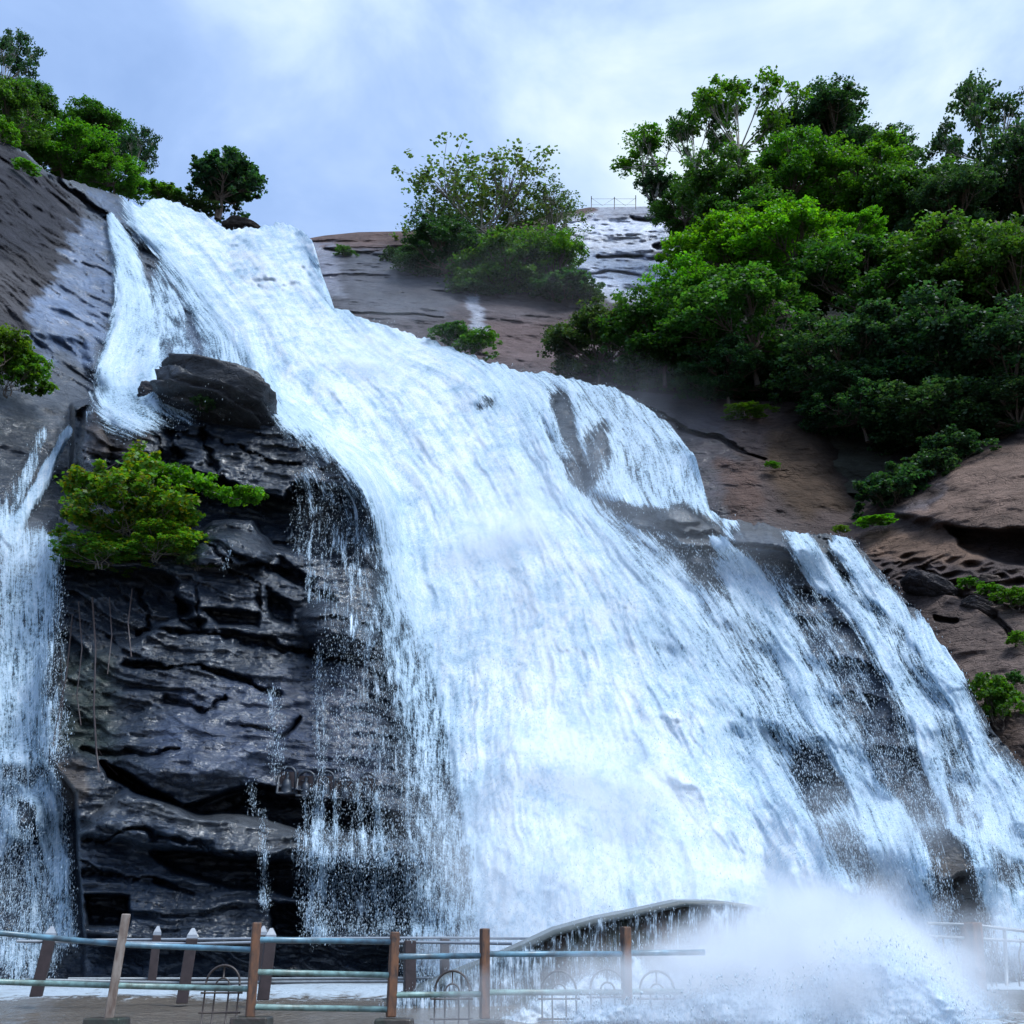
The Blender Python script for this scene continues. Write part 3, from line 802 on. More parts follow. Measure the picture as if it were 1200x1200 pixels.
def off_right(gx, gy, P):
    wx = gx + fbm(P * 0.5, 4, 502) * 14; wy = gy + fbm(P * 0.5, 4, 503) * 10
    o = (ridged(P * np.array([0.2, 0.2, 0.35]), 5, 500) - .5) * -.8 + fbm(P * 1.0, 4, 501) * 0.3
    o += 2.5 * region(wx, wy, [(950, 480), (1200, 470), (1200, 520), (1100, 545), (1020, 590), (1000, 600), (985, 540)], 34)
    o += 1.8 * region(wx, wy, [(1105, 618), (1160, 628), (1210, 622), (1210, 660), (1160, 655), (1120, 640)], 4)
    o += -1.2 * region(wx, wy, [(1020, 595), (1090, 590), (1130, 540), (1230, 480), (1230, 624), (1160, 628), (1100, 618)], 8)
    o += 1.2 * region(wx, wy, [(1080, 670), (1120, 690), (1145, 700), (1170, 715), (1140, 706), (1090, 690)], 4)
    rub = region(gx, gy, [(1020, 645), (1210, 660), (1210, 720), (1030, 680)], 10)
    cell = vnoise(P * 2.2, 510); o += rub * (np.abs(cell - .5) * 1.6 - .3)
    o += 0.9 * stroke(wx, wy, [(1140, 700, 4), (1170, 720, 4), (1185, 745, 3)], .5) + .7 * stroke(wx, wy, [(1095, 725, 2), (1120, 728, 3)], .5)
    o += .8 * stroke(wx, wy, [(740, 470, 2), (800, 500, 2), (850, 520, 3), (900, 540, 2)], .5)
    return o


def tone_right(gx, gy, P):
    n = fbm(P * 0.25, 4, 504)[..., None]; n2 = fbm(P * 0.9, 4, 505)
    wx = gx + n2 * 16; wy = gy + n2 * 10
    t = np.ones(gx.shape + (3,)) * np.array((0.10, 0.08, 0.075)); w = np.full(gx.shape, 0.2)
    def pt(m, c, ww):
        nonlocal t, w
        t = t * (1 - m[..., None]) + np.array(c) * m[..., None]; w = w * (1 - m) + ww * m
    pt(region(wx, wy, [(690, 440), (830, 460), (860, 520), (860, 620), (780, 620), (700, 480)], 10), (0.075, 0.07, 0.085), 0.6)
    pt(region(wx, wy, [(840, 535), (885, 545), (900, 610), (850, 608)], 8) * .9, (0.13, 0.09, 0.075), 0.15)
    pt(region(wx, wy, [(900, 500), (970, 500), (1000, 590), (940, 610), (900, 560)], 10), (0.09, 0.065, 0.045), 0.1)
    pt(region(wx, wy, [(900, 470), (1300, 460), (1300, 490), (1120, 545), (1020, 600), (995, 590), (960, 520)], 26), (0.022, 0.018, 0.016), 0.1)  # hollow under the trees: its shade is darkened into the tone
    pt(region(wx, wy, [(1020, 600), (1080, 590), (1120, 545), (1300, 470), (1300, 630), (1160, 625), (1110, 612)], 8), (0.19, 0.14, 0.112), 0.05)
    pt(region(wx, wy, [(1010, 612), (1090, 600), (1110, 560), (1080, 585), (1030, 600)], 6), (0.13, 0.12, 0.13), 0.2)
    pt(region(wx, wy, [(1005, 630), (1100, 620), (1160, 650), (1150, 665), (1020, 652)], 6), (0.19, 0.135, 0.10), 0.05)
    pt(region(wx, wy, [(1080, 700), (1300, 700), (1300, 950), (1180, 900), (1120, 780)], 10) * .8, (0.14, 0.11, 0.095), 0.2)
    return np.clip(t * np.array((.88, .79, .76)) * (1 + .5 * n + .25 * n2[..., None]), 0.01, .6), w


RIGHT = [(690, 455, 52), (720, 465, 51), (850, 475, 50), (950, 500, 48), (1000, 600, 44), (880, 600, 43), (1020, 630, 41), (1100, 560, 42), (1200, 500, 43), (1200, 600, 37), (1100, 640, 38), (1050, 700, 37),
         (1200, 700, 34), (1150, 780, 32), (1200, 850, 29.5), (1200, 1000, 28.5), (1350, 700, 33), (1350, 500, 42), (1000, 800, 36), (800, 620, 44)]
sheet('rocky_bank', (690, 1400, 560), [(690, 452), (740, 458), (850, 468), (1000, 474), (1200, 468), (1400, 460)], [(690, 640), (850, 720), (1000, 800), (1100, 950), (1400, 1180)], 420, RIGHT, off_right, tone_right,
      ((1.5, 0.4), (4, 1), (8, 1), (14, -2)))

# ------------------------------------------------------------------ GROUND
def zg(Y): return -0.62 + np.clip((Y - 13) / 12, 0, 1) * 0.42
gxs = np.concatenate([[-1500, -400, -120, -60], np.linspace(-40, 40, 160), [60, 120, 400, 1500]])
gys = np.concatenate([[-400, -60, 0], np.linspace(4, 32, 120), [60, 200, 900, 2500]])
gX, gY = np.meshgrid(gxs, gys, indexing='ij')
gP = np.stack([gX, gY, zg(gY) - 0.3], -1)
gP[..., 2] += fbm(gP * 0.4, 4, 600) * 0.15 * ((np.abs(gX) < 41) & (gY > 3) & (gY < 33))
me = mesh_from('ground', gP.reshape(-1, 3), grid_faces(len(gxs), len(gys)), mat_plain('river_bed', (0.15, 0.12, 0.09), 0.6, 0.4, 2))
link('ground', me, kind='structure')
# running water over it
m, nt = newmat('running_water'); L = nt.links.new
o_ = N(nt, 'ShaderNodeOutputMaterial'); b = N(nt, 'ShaderNodeBsdfPrincipled'); geo = N(nt, 'ShaderNodeNewGeometry')
a = N(nt, 'ShaderNodeAttribute', attribute_name='cov').outputs['Fac']
nA = noise(nt, vscale(nt, geo.outputs['Position'], (1, .5, 1)), 1.3, 7, 0.7, 1.4); nB = noise(nt, geo.outputs['Position'], 7, 4, 0.6)
v = mathn(nt, 'ADD', a, mathn(nt, 'ADD', mathn(nt, 'MULTIPLY', mathn(nt, 'SUBTRACT', nA, .5), 1.4), mathn(nt, 'MULTIPLY', mathn(nt, 'SUBTRACT', nB, .5), .8)))
fm = maprange(nt, v, .5, .8, 0, 1, True)
L(ramp(nt, fm, [(0, (0.13, 0.11, 0.09)), (1, (0.34, 0.40, 0.45))]), b.inputs['Base Color'])
L(maprange(nt, fm, 0, 1, 0.12, 0.7), b.inputs['Roughness'])
bp = N(nt, 'ShaderNodeBump', i_Strength=.6, i_Distance=.12); L(mathn(nt, 'ADD', nA, nB), bp.inputs['Height']); L(bp.outputs[0], b.inputs['Normal'])
L(b.outputs[0], o_.inputs[0]); M_run = m
wxs = np.linspace(-22, 22, 300); wys = np.linspace(9, 27, 160)
wX, wY = np.meshgrid(wxs, wys, indexing='ij')
wP = np.stack([wX, wY, zg(wY)], -1)
wP[..., 2] += fbm(wP * np.array([.8, .8, 1]), 4, 610) * 0.09
fcov = 0.12 + 0.75 * sm(16.5, 20, wY) + 0.5 * sm(-1, 3, wX)
me = mesh_from('stream', wP.reshape(-1, 3), grid_faces(300, 160), M_run); attr(me, 'cov', fcov)
link('stream', me, kind='structure')

# ------------------------------------------------------------------ PLANTS
def leaf_cloud(centres, radii, per, size, flat=0.6, rs=None, droop=0.2, tint=None):
    """many pointed leaves (rhombus blades) in clumps; returns verts, faces, colours"""
    rs = rs or np.random.default_rng(1)
    C = np.repeat(centres, per, 0); R = np.repeat(radii, per)
    n = len(C)
    d = rs.normal(size=(n, 3)); d /= np.linalg.norm(d, axis=1)[:, None]
    r = rs.random(n) ** 0.45
    P = C + d * (R * r)[:, None] * np.array([1, 1, flat])
    nrm = rs.normal(size=(n, 3)) * 0.75 + d * 0.5 + np.array([0, 0, 0.8]); nrm /= np.linalg.norm(nrm, axis=1)[:, None]
    a = np.cross(nrm, rs.normal(size=(n, 3))); a /= np.linalg.norm(a, axis=1)[:, None] + 1e-9
    a[:, 2] -= droop; a /= np.linalg.norm(a, axis=1)[:, None]
    b = np.cross(nrm, a); b /= np.linalg.norm(b, axis=1)[:, None] + 1e-9
    s = size * (0.6 + 0.8 * rs.random(n))
    ln = s[:, None] * a; wd = (s * 0.42)[:, None] * b
    V = np.stack([P - ln * .5, P - ln * .02 + wd, P + ln * .55, P - ln * .02 - wd], 1).reshape(-1, 3)
    Fq = np.arange(4 * n).reshape(n, 4)
    cl = rs.random(len(centres)); ct = np.repeat(cl, per)
    br = 0.55 + 0.75 * ct + 0.4 * (rs.random(n) - .5)
    col = np.stack([br * (0.8 + 0.6 * rs.random(n)), br, br * (0.7 + .4 * rs.random(n))], -1)
    if tint is not None:
        m = rs.random(n) < tint[0]; col[m] *= np.array(tint[1])
    return V, Fq, np.repeat(col, 4, 0)


def crown_mesh(name, V, Fq, col):
    me = mesh_from(name, V, Fq, M_leaf, smooth=False)
    attr(me, 'leafcol', np.clip(col, 0, 3), 'FLOAT_COLOR')
    return me


PROTO = {}


def make_proto(key, seed, lobes, clumps, per, leaf, trunk_h, lobe_r=0.45, open_=0.0, base_r=0.035, crad=0.13, zmin=-0.35, bark=None, tint=None, stems=1, twigs=True, flat=.65):
    """unit plant: crown within about +-1 around (0,0,0); stem base at (0,0,-trunk_h)"""
    rs = np.random.default_rng(seed); r2 = random.Random(seed)
    lc = []
    for i in range(lobes):
        th = 2 * math.pi * (i + r2.random() * .7) / lobes * 1.0 + r2.random()
        el = r2.uniform(zmin, 1.0)
        rr = (1.08 - lobe_r) * r2.uniform(0.65, 1.0)
        q = math.sqrt(max(0, 1 - min(1, el * el)))
        lc.append((rr * q * math.cos(th), rr * q * math.sin(th), rr * el))
    lc.append((0, 0, (1 - lobe_r) * r2.uniform(.8, 1)))
    lc = np.array(lc); lr = lobe_r * (0.55 + 0.9 * rs.random(len(lc)))
    pick = rs.integers(0, len(lc), clumps)
    d = rs.normal(size=(clumps, 3)); d[:, 2] = np.abs(d[:, 2]) * 1.0 - 0.45 * rs.random(clumps); d /= np.linalg.norm(d, axis=1)[:, None]
    cc = lc[pick] + d * (lr[pick] * (0.62 + 0.45 * rs.random(clumps)))[:, None]
    cr = crad * (0.6 + 0.8 * rs.random(clumps))
    V, Fq, col = leaf_cloud(cc, cr, per, leaf, flat, rs, tint=tint)
    sc_ = 1 / np.percentile(np.abs(V[:, [0, 2]]), 97); V *= sc_; cc *= sc_; lc *= sc_
    # trunk + limbs
    mb = MB(); base = Vector((0, 0, -trunk_h))
    for sidx in range(stems):
        off0 = Vector((r2.uniform(-1, 1), r2.uniform(-1, 1), 0)) * (0.10 if stems > 1 else 0)
        fork = Vector((r2.uniform(-.08, .08), r2.uniform(-.08, .08), -0.45 if trunk_h > .6 else -trunk_h * .6)) + off0 * 2
        mid = (base + fork) / 2 + Vector((r2.uniform(-.05, .05), r2.uniform(-.05, .05), 0)) + off0
        mb.tube([base + off0, mid, fork], [base_r * 1.3, base_r, base_r * .85], 7)
        for i in range(len(lc)):
            if i % stems != sidx: continue
            q = Vector(lc[i]); m1 = fork.lerp(q, .5) + Vector((r2.uniform(-.08, .08), r2.uniform(-.08, .08), -0.04))
            mb.tube([fork, m1, q], [base_r * .7, base_r * .45, base_r * .25], 5)
            if twigs:
                idx = np.where(pick == i)[0][:(14 if open_ else 6)]
                for j in idx:
                    e = Vector(cc[j]); m2 = q.lerp(e, .5) + Vector((r2.uniform(-.03, .03), r2.uniform(-.03, .03), .01))
                    s0 = m1.lerp(q, r2.random())
                    mb.tube([s0, m2, e], [base_r * .22, base_r * .15, base_r * .07], 4, cap=False)
    me = bpy.data.meshes.new(key + '_trunk'); me.from_pydata([tuple(v) for v in mb.v], [], mb.f); me.materials.append(bark or M_bark)
    me.polygons.foreach_set('use_smooth', [True] * len(me.polygons))
    PROTO[key] = (crown_mesh(key + '_crown', V, Fq, col), me, trunk_h)


make_proto('dense', 1, 26, 620, 46, 0.048, 1.25, 0.33, zmin=-.95, crad=.12)
make_proto('dense_b', 2, 30, 620, 46, 0.046, 1.2, 0.30, zmin=-.95, crad=.11)
make_proto('dense_c', 12, 24, 600, 48, 0.050, 1.2, 0.35, zmin=-.9, crad=.12)
make_proto('tall', 3, 13, 150, 44, 0.052, 2.1, 0.30, open_=1, base_r=.026, crad=.125, zmin=-.6, bark=M_barkp)
make_proto('sparse', 4, 12, 420, 12, 0.042, 1.2, 0.42, open_=1, base_r=.026, crad=.085, zmin=-.3, stems=4, bark=M_barkp)
make_proto('umbrella', 5, 8, 90, 50, 0.055, 1.7, 0.36, open_=1, base_r=.03, crad=.15, zmin=-0.1, stems=2, bark=M_barkp)
make_proto('bush', 6, 10, 170, 34, 0.09, 0.7, 0.5, base_r=.02, zmin=-.5, stems=3)
make_proto('round', 7, 16, 330, 34, 0.085, 1.25, 0.42, base_r=.05, zmin=-.25, stems=2)
make_proto('near_bush', 8, 13, 330, 40, 0.062, 0.8, 0.42, base_r=.018, zmin=-.6, stems=4, crad=.11, tint=(0.24, (2.2, 0.95, 0.6)), bark=M_barkp)

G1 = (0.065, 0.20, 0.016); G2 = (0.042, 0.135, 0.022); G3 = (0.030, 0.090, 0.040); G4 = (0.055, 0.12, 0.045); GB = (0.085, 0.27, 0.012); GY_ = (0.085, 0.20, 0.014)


def plant(kind, px, py, rx, ry, Y, col, label, name='tree', cat='tree', group=None, rz=None, depth=None, trunk=None):
    k = pxm(px, py, Y); c = at(px, py, Y)
    crown, tr, th = PROTO[kind]
    sx, sz = rx * k, ry * k / 0.95
    sy = depth or (sx + sz) / 2
    t = thing(name, label, cat, (c[0], c[1], c[2] - th * sz), group=group)
    rz = random.uniform(0, 6.28) if rz is None else rz
    cr = link('crown' if name == 'tree' else 'foliage', crown, t); st = link('trunk' if name == 'tree' else 'stem', tr, t)
    # rotate first, then stretch to the crown's width, depth and height
    Mx = Matrix.Translation((0, 0, th * sz)) @ Matrix.Diagonal((sx, sy, sz, 1)) @ Matrix.Rotation(rz, 4, 'Z')
    for q in (cr, st): q.matrix_local = Mx
    v = random.uniform(.85, 1.15)
    cr.color = (col[0] * v * random.uniform(.85, 1.15), col[1] * v, col[2] * v, 1)
    return t


T = 'tree'
g_wood = 'trees of the wood above the dark rock'
RT = [('dense', 855, 300, 62, 42, 54, GB, 'bright green tree just right of the wet white rock face, below the tall open tree'),
      ('dense_b', 930, 300, 66, 46, 52, GB, 'bright green round crowned tree in front of the wood, under the dark shaded trees'),
      ('dense_c', 812, 352, 46, 42, 52, GB, 'bright green tree whose crown overlaps the lower wet white rock'),
      ('dense', 1010, 345, 72, 58, 50, G2, 'mid green tree in the middle of the front row of the wood'),
      ('dense_b', 1000, 270, 30, 18, 55, GB, 'small bright rounded treetop rising from the middle of the wood'),
      ('dense_c', 1095, 330, 74, 52, 50, G2, 'wide tree with glossy leaves in front row of the wood, right of the middle'),
      ('dense', 1185, 345, 70, 60, 48, G2, 'tree with glossy leaves at right edge of photo in front row of the wood'),
      ('dense_b', 880, 390, 82, 58, 49, G2, 'broad dark green tree standing over the brown rock hollow, left half of the wood'),
      ('dense_c', 775, 400, 60, 50, 51, G2, 'dark green tree beside the crest of the upper right fall'),
      ('dense', 700, 412, 52, 42, 53, G4, 'pale misty green tree leaning on the brown dome, leftmost of the wood'),
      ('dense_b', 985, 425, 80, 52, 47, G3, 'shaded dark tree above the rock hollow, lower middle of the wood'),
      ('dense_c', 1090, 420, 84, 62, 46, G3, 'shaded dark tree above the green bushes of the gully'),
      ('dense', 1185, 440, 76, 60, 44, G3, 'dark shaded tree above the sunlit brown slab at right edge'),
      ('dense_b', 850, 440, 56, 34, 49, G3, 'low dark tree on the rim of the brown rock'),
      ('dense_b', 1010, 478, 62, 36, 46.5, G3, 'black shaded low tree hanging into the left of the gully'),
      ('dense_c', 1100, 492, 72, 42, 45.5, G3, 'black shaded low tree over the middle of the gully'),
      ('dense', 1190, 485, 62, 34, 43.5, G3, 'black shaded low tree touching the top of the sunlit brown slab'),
      ('dense_c', 850, 235, 44, 52, 64, G2, 'dark dense tree standing under the tall open tree on the skyline'),
      ('dense', 925, 215, 48, 50, 66, G1, 'green tree right of the tall open tree, below the skyline'),
      ('dense_b', 1000, 215, 58, 48, 66, G1, 'yellowish green tree in the middle of the upper row of the wood'),
      ('dense_c', 1060, 235, 48, 46, 63, G2, 'shaded green tree left of the bare earth patch in the upper wood'),
      ('dense', 975, 165, 58, 42, 74, G3, 'bluish dark tree on the skyline right of the tall open tree'),
      ('dense_b', 1040, 190, 42, 34, 73, G3, 'low bluish tree on the skyline dip left of the ragged dark tree'),
      ('dense_c', 1190, 210, 46, 60, 60, G3, 'dark tree at right edge of photo in the upper wood'),
      ('dense', 1115, 255, 50, 40, 60, G3, 'dark tree hanging over the earth patch under the ragged tree'),
      ('dense_b', 800, 250, 34, 30, 70, G2, 'small dark bushy tree on the white rock rim, left of the tall open tree'),
      ('dense_c', 900, 265, 50, 30, 60, G2, 'shaded tree behind the bright front crowns, below the tall open tree')]
for k, a1, a2, a3, a4, a5, cc, lb in RT: plant(k, a1, a2, a3, a4, a5, cc, lb, group=g_wood)
plant('tall', 868, 156, 62, 62, 68, G1, 'tall open crowned tree with thin pale trunk against the sky, highest on the right hill')
plant('tall', 815, 178, 34, 50, 70, G2, 'slim see-through tree just left of the tallest tree on the skyline')
plant('umbrella', 762, 188, 46, 32, 72, G1, 'leaning umbrella shaped tree alone on the skyline above the white rock')
plant('tall', 1150, 170, 52, 74, 64, G3, 'ragged windblown dark tree with a crooked top on the right skyline')
plant('bush', 770, 225, 22, 18, 72, G3, 'dark shrub round the foot of the leaning umbrella tree', 'shrub', 'shrub')
# centre shrubs on the brown dome
plant('sparse', 562, 256, 100, 60, 76, G4, 'large sparse twiggy tree with bare branches showing on the brown dome')
plant('sparse', 515, 285, 50, 40, 75, G4, 'low sparse twiggy tree at the left foot of the large sparse tree')
plant('sparse', 640, 262, 52, 34, 78, G4, 'low twiggy tree on the dome ridge right of the large sparse tree')
plant('dense_b', 520, 305, 52, 36, 70, G3, 'dark hazy shrub below the left half of the sparse tree', 'shrub', 'shrub')
plant('dense_c', 590, 325, 58, 40, 68, G2, 'dark green shrub in the middle of the clump on the brown dome', 'shrub', 'shrub')
plant('dense', 648, 322, 40, 38, 68, G1, 'round mid green shrub at the right of the clump on the brown dome', 'shrub', 'shrub')
plant('bush', 685, 350, 20, 14, 67, G2, 'small shrub at right end of the clump beside the wet white rock', 'shrub', 'shrub')
plant('bush', 560, 350, 34, 14, 67, G3, 'low dark shrub hanging under the clump above the wet streak', 'shrub', 'shrub')
plant('bush', 660, 350, 44, 20, 67, G3, 'low dark shrub hanging under the round mid green shrub', 'shrub', 'shrub')
plant('bush', 530, 395, 24, 13, 47, G2, 'small leafy bush on the crest of the main fall, upper left of two', 'bush', 'bush')
plant('bush', 560, 406, 24, 13, 46.5, G1, 'small leafy bush on the crest of the main fall, lower right of two', 'bush', 'bush')
plant('bush', 404, 298, 12, 6, 75, G1, 'tiny bright bush on the brown dome beside the top of the fall', 'bush', 'bush')
plant('bush', 460, 304, 14, 8, 74, G4, 'tiny pale bush in the crack of the brown dome', 'bush', 'bush')
# left hill
plant('tall', 6, 85, 30, 54, 66, G3, 'tall dark tree at the top left corner of the photo')
plant('dense', 30, 135, 34, 34, 62, G2, 'dark tree on the left ridge below the tall corner tree')
plant('dense_b', 12, 150, 44, 44, 57, G2, 'mid green tree on the left edge above the brown slab')
plant('dense_c', 78, 185, 48, 32, 60, G1, 'bright green spreading tree growing over the left slab edge')
plant('dense', 112, 165, 44, 30, 64, G2, 'dark dense tree on the left skyline in the middle of the group')
plant('tall', 158, 190, 26, 42, 62, G3, 'bluish loose tree at the right end of the left skyline group')
plant('dense_b', 138, 210, 36, 22, 60, G1, 'green shrub at the foot of the bluish loose tree', 'shrub', 'shrub')
plant('bush', 190, 232, 24, 14, 63, G1, 'light green bush between left tree group and the lone round tree', 'bush', 'bush')
plant('bush', 225, 246, 26, 10, 64, G4, 'pale low bush left of the foot of the lone round tree', 'bush', 'bush')
plant('round', 262, 222, 40, 34, 64, G3, 'lone small round dark tree standing on the skyline beside the brink of the fall')
plant('bush', 16, 442, 36, 36, 35, G1, 'leafy bush growing from the rock at the left edge of the photo', 'bush', 'bush')
plant('bush', 0, 415, 30, 24, 34, GY_, 'yellowish bush cut by the left edge of the photo above the side cascade', 'bush', 'bush')
plant('bush', 5, 160, 16, 16, 50, GB, 'bright tuft at left edge under the left hill trees', 'bush', 'bush')
plant('bush', 30, 197, 14, 7, 49, GB, 'small bright tuft in a crack of the brown slab', 'bush', 'bush')
# near bush on the dark rock
plant('near_bush', 150, 602, 70, 56, 28.2, GY_, 'large yellow green bush growing out of the dark rock between the two falls', 'bush', 'bush')
plant('near_bush', 120, 650, 50, 22, 27.8, G1, 'low green shoots under the large yellow green bush, left side', 'bush', 'bush')
plant('near_bush', 185, 640, 46, 24, 27.8, G1, 'low green shoots under the large yellow green bush, right side', 'bush', 'bush')
plant('near_bush', 232, 660, 22, 14, 28.0, G3, 'dark little fern bush right of the large yellow green bush', 'bush', 'bush')
# trailing branch: a bright leafy bough reaching right over the hollow
rs = np.random.default_rng(90)
bt_ = []
path = [(160, 540), (180, 548), (215, 562), (245, 576), (275, 585), (305, 582)]
seg = np.array([at(x, y, 28.6) for x, y in path])
for i in range(110):
    t = rs.random() * (len(path) - 1); k = int(t); p = seg[k] + (seg[k + 1] - seg[k]) * (t - k)
    sp = 0.40 * (1 - 0.55 * t / (len(path) - 1))
    bt_.append(p + rs.normal(size=3) * np.array([sp * .6, sp * .7, sp * .45]) + np.array([0, 0, .1]))
V, Fq, col = leaf_cloud(np.array(bt_), np.full(len(bt_), .20), 40, .105, .6, rs)
b0 = seg[0] - np.array([.4, 0, .6])
t = thing('leafy_bough', 'bright green leafy bough trailing right from the large bush across the dark hollow', 'branch', b0)
f_ = link('foliage', crown_mesh('foliage', V - b0, Fq, col), t); f_.color = (*GB, 1)
MB().tube([Vector(p - b0) for p in [b0] + list(seg)], [.05, .045, .04, .035, .03, .02, .01], 6).build('branch', M_barkp, t)
# gully and right bank greens
for (a, b_, rx, ry, Y, c_, lb) in [(1045, 585, 42, 32, 42, G3, 'dark green bush at the bottom of the gully'), (1085, 565, 36, 26, 42.5, G3, 'green bush in the gully, right of the dark one'),
                                  (1120, 535, 36, 24, 43, G3, 'small dark bush high in the gully under the trees'), (1025, 612, 22, 5, 40.5, GB, 'bright strip of low plants beside the right crest of the fall'),
                                  (985, 622, 9, 6, 38, GY_, 'tiny yellowish tuft behind the brink of the right stream'), (905, 546, 8, 5, 45, GB, 'tiny bright plant on the dark brown rock face'),
                                  (1190, 705, 24, 14, 33, G1, 'bright leafy plant on the rocks at right edge'), (1160, 693, 14, 7, 34, GB, 'small bright plant among rubble on the right bank'),
                                  (1135, 685, 12, 7, 34.5, G1, 'small green tuft left of the rubble on the right bank'), (1192, 752, 10, 10, 31.5, GB, 'bright little plant low on the right rocks'),
                                  (1168, 830, 24, 34, 29.4, G1, 'hanging green plant beside the lower right stream'), (875, 484, 26, 6, 48, GY_, 'yellowish grass tuft on the rim of the brown rock'),
                                  (1190, 800, 10, 12, 30, G2, 'small shaded plant above the hanging green plant'), (275, 437, 16, 5, 31.2, G3, 'low moss tuft on top of the flat boulder'),
                                  (238, 475, 14, 8, 30.6, G3, 'dark small fern under the flat boulder'), (190, 905, 6, 4, 24.5, G2, 'tiny fern at the dark ledge')]:
    plant('bush', a, b_, rx, ry, Y, c_, lb, 'plant', 'plant')

# ------------------------------------------------------------------ BOULDERS
def boulder(px, py, w, h, Y, label, seed, tilt=0.2, tone_=(0.06, 0.062, 0.075), wetv=0.6, dep=None):
    k = pxm(px, py, Y); c = at(px, py, Y)
    n = 110; u = np.linspace(0, 2 * math.pi, n, endpoint=False); v = np.linspace(-math.pi / 2, math.pi / 2, n // 2)
    U, Vv = np.meshgrid(u, v, indexing='ij')
    D = np.stack([np.cos(Vv) * np.cos(U), np.cos(Vv) * np.sin(U), np.sin(Vv)], -1)
    sg = np.sign(D) * np.abs(D) ** 0.75
    R = sg * np.array([w * k / 2, (dep or w * k * .4), h * k / 2])
    nz = fbm(D * 1.6 + seed, 4, seed) * 0.22
    st = (D[..., 2] * 2.2 + D[..., 0] * .5 + fbm(D * 2 + seed, 3, seed + 1) * .5); st = st - np.floor(st)
    R = R * (1 + nz + (st * .16 - .08) * (1 - np.abs(D[..., 2:3])[..., 0]))[..., None] if False else R * (1 + nz + (st * .16 - .08))[..., None]
    ct, s_ = math.cos(tilt), math.sin(tilt)
    X = R[..., 0] * ct + R[..., 2] * s_; Z = -R[..., 0] * s_ + R[..., 2] * ct
    R = np.stack([X, R[..., 1], Z], -1)
    nv = n // 2
    i = np.arange(n)[:, None] * nv + np.arange(nv - 1)[None]; j = ((np.arange(n) + 1) % n)[:, None] * nv + np.arange(nv - 1)[None]
    q = np.stack([i, j, j + 1, i + 1], -1).reshape(-1, 4)
    me = mesh_from('boulder', R.reshape(-1, 3), q, M_rock)
    attr(me, 'tone', np.ones((n * nv, 3)) * tone_, 'FLOAT_COLOR'); attr(me, 'wet', np.full(n * nv, wetv))
    o = link('boulder', me, label=label, cat='boulder'); o.location = tuple(map(float, c)); return o


boulder(254, 468, 142, 62, 31.9, 'large flat layered boulder perched on top of the dark rock beside the main fall', 5, 0.22, (0.04, 0.042, 0.048), .7)
boulder(180, 462, 34, 26, 32.4, 'small dark boulder wedged left of the large flat boulder', 9, 0.1, (0.06, 0.055, 0.06), .4)
boulder(283, 270, 44, 16, 63, 'dark rock knob at the brink under the lone round tree', 14, 0.15, (0.07, 0.055, 0.045), .3)
boulder(1195, 560 + 118, 30, 14, 35, 'rounded brown rock among the rubble at right edge', 15, 0.1, (0.13, 0.1, 0.08), .1)
boulder(1160, 684, 30, 18, 35, 'brown rubble boulder on the right bank behind the small bright plant', 16, 0.2, (0.12, 0.09, 0.075), .1)
boulder(1090, 690, 60, 24, 36, 'long dark boulder lying under the rubble on the right bank', 17, 0.5, (0.07, 0.06, 0.06), .3)
boulder(1150, 716, 44, 20, 34.4, 'dark wedge shaped boulder on the right bank left of the bright leafy plant', 18, 0.5, (0.08, 0.065, 0.06), .2)

# ------------------------------------------------------------------ FENCES
def V3(px, py, Y): return Vector([float(c) for c in at(px, py, Y)])


def box_post(parent, name, bpx, bpy, tpx, tpy, Y, w, mat, rz=0.25, d=None):
    a = V3(bpx, bpy, Y); b = V3(tpx, tpy, Y)
    return MB().prism(a, b, w, d or w, w, d or w, rz).build(name, mat, parent, smooth=False, bevel=w * .12)


fr_ = thing('fence', 'front fence of rusty square posts with pale blue and green pipe rails', 'fence', V3(300, 1190, 12.9))
base_l = fr_.location
def to_local(o):
    o.location = -base_l
FY = 12.9
for (bx, by, tx, ty, mt, lb) in [(127, 1196, 148, 1071, M_greypost, 'grey weathered leaning post'), (293, 1192, 301, 1081, M_rust, 'orange rusty post'), (458, 1192, 463, 1092, M_rust, None), (568, 1194, 568, 1088, M_rust, None), (735, 1194, 733, 1086, M_rust, None), (-40, 1198, -15, 1060, M_rust, None)]:
    o = box_post(fr_, 'post', bx, by, tx, ty, FY, 0.105, mt, 0.35); to_local(o)
    if lb: o['label'] = lb
for pts, mt in [([(-15, 1092), (143, 1107)], M_railb), ([(143, 1107), (297, 1113)], M_railb), ([(300, 1101), (462, 1104)], M_railb), ([(462, 1121), (568, 1120)], M_railb), ([(568, 1118), (733, 1118)], M_railb), ([(733, 1117), (826, 1116)], M_railb),
                ([(-20, 1150), (134, 1155)], M_railg), ([(134, 1155), (294, 1159)], M_railg), ([(299, 1139), (461, 1143)], M_railg), ([(295, 1180), (459, 1183)], M_railg), ([(459, 1166), (568, 1165)], M_railg), ([(568, 1163), (734, 1163)], M_railg), ([(734, 1162), (800, 1162)], M_railg)]:
    o = MB().tube([V3(x, y, FY) for x, y in pts], 0.033, 12).build('rail', mt, fr_); to_local(o)
for (x, y) in [(125, 1199), (295, 1198), (462, 1200), (570, 1202), (-30, 1204), (735, 1203)]:
    p = V3(x, y, FY); mb = MB(); mb.prism(p - Vector((0, 0, .42)), p + Vector((0, 0, .06)), .5, .45, .42, .38)
    o = mb.build('footing', M_concd, fr_, smooth=False, bevel=.02); to_local(o)
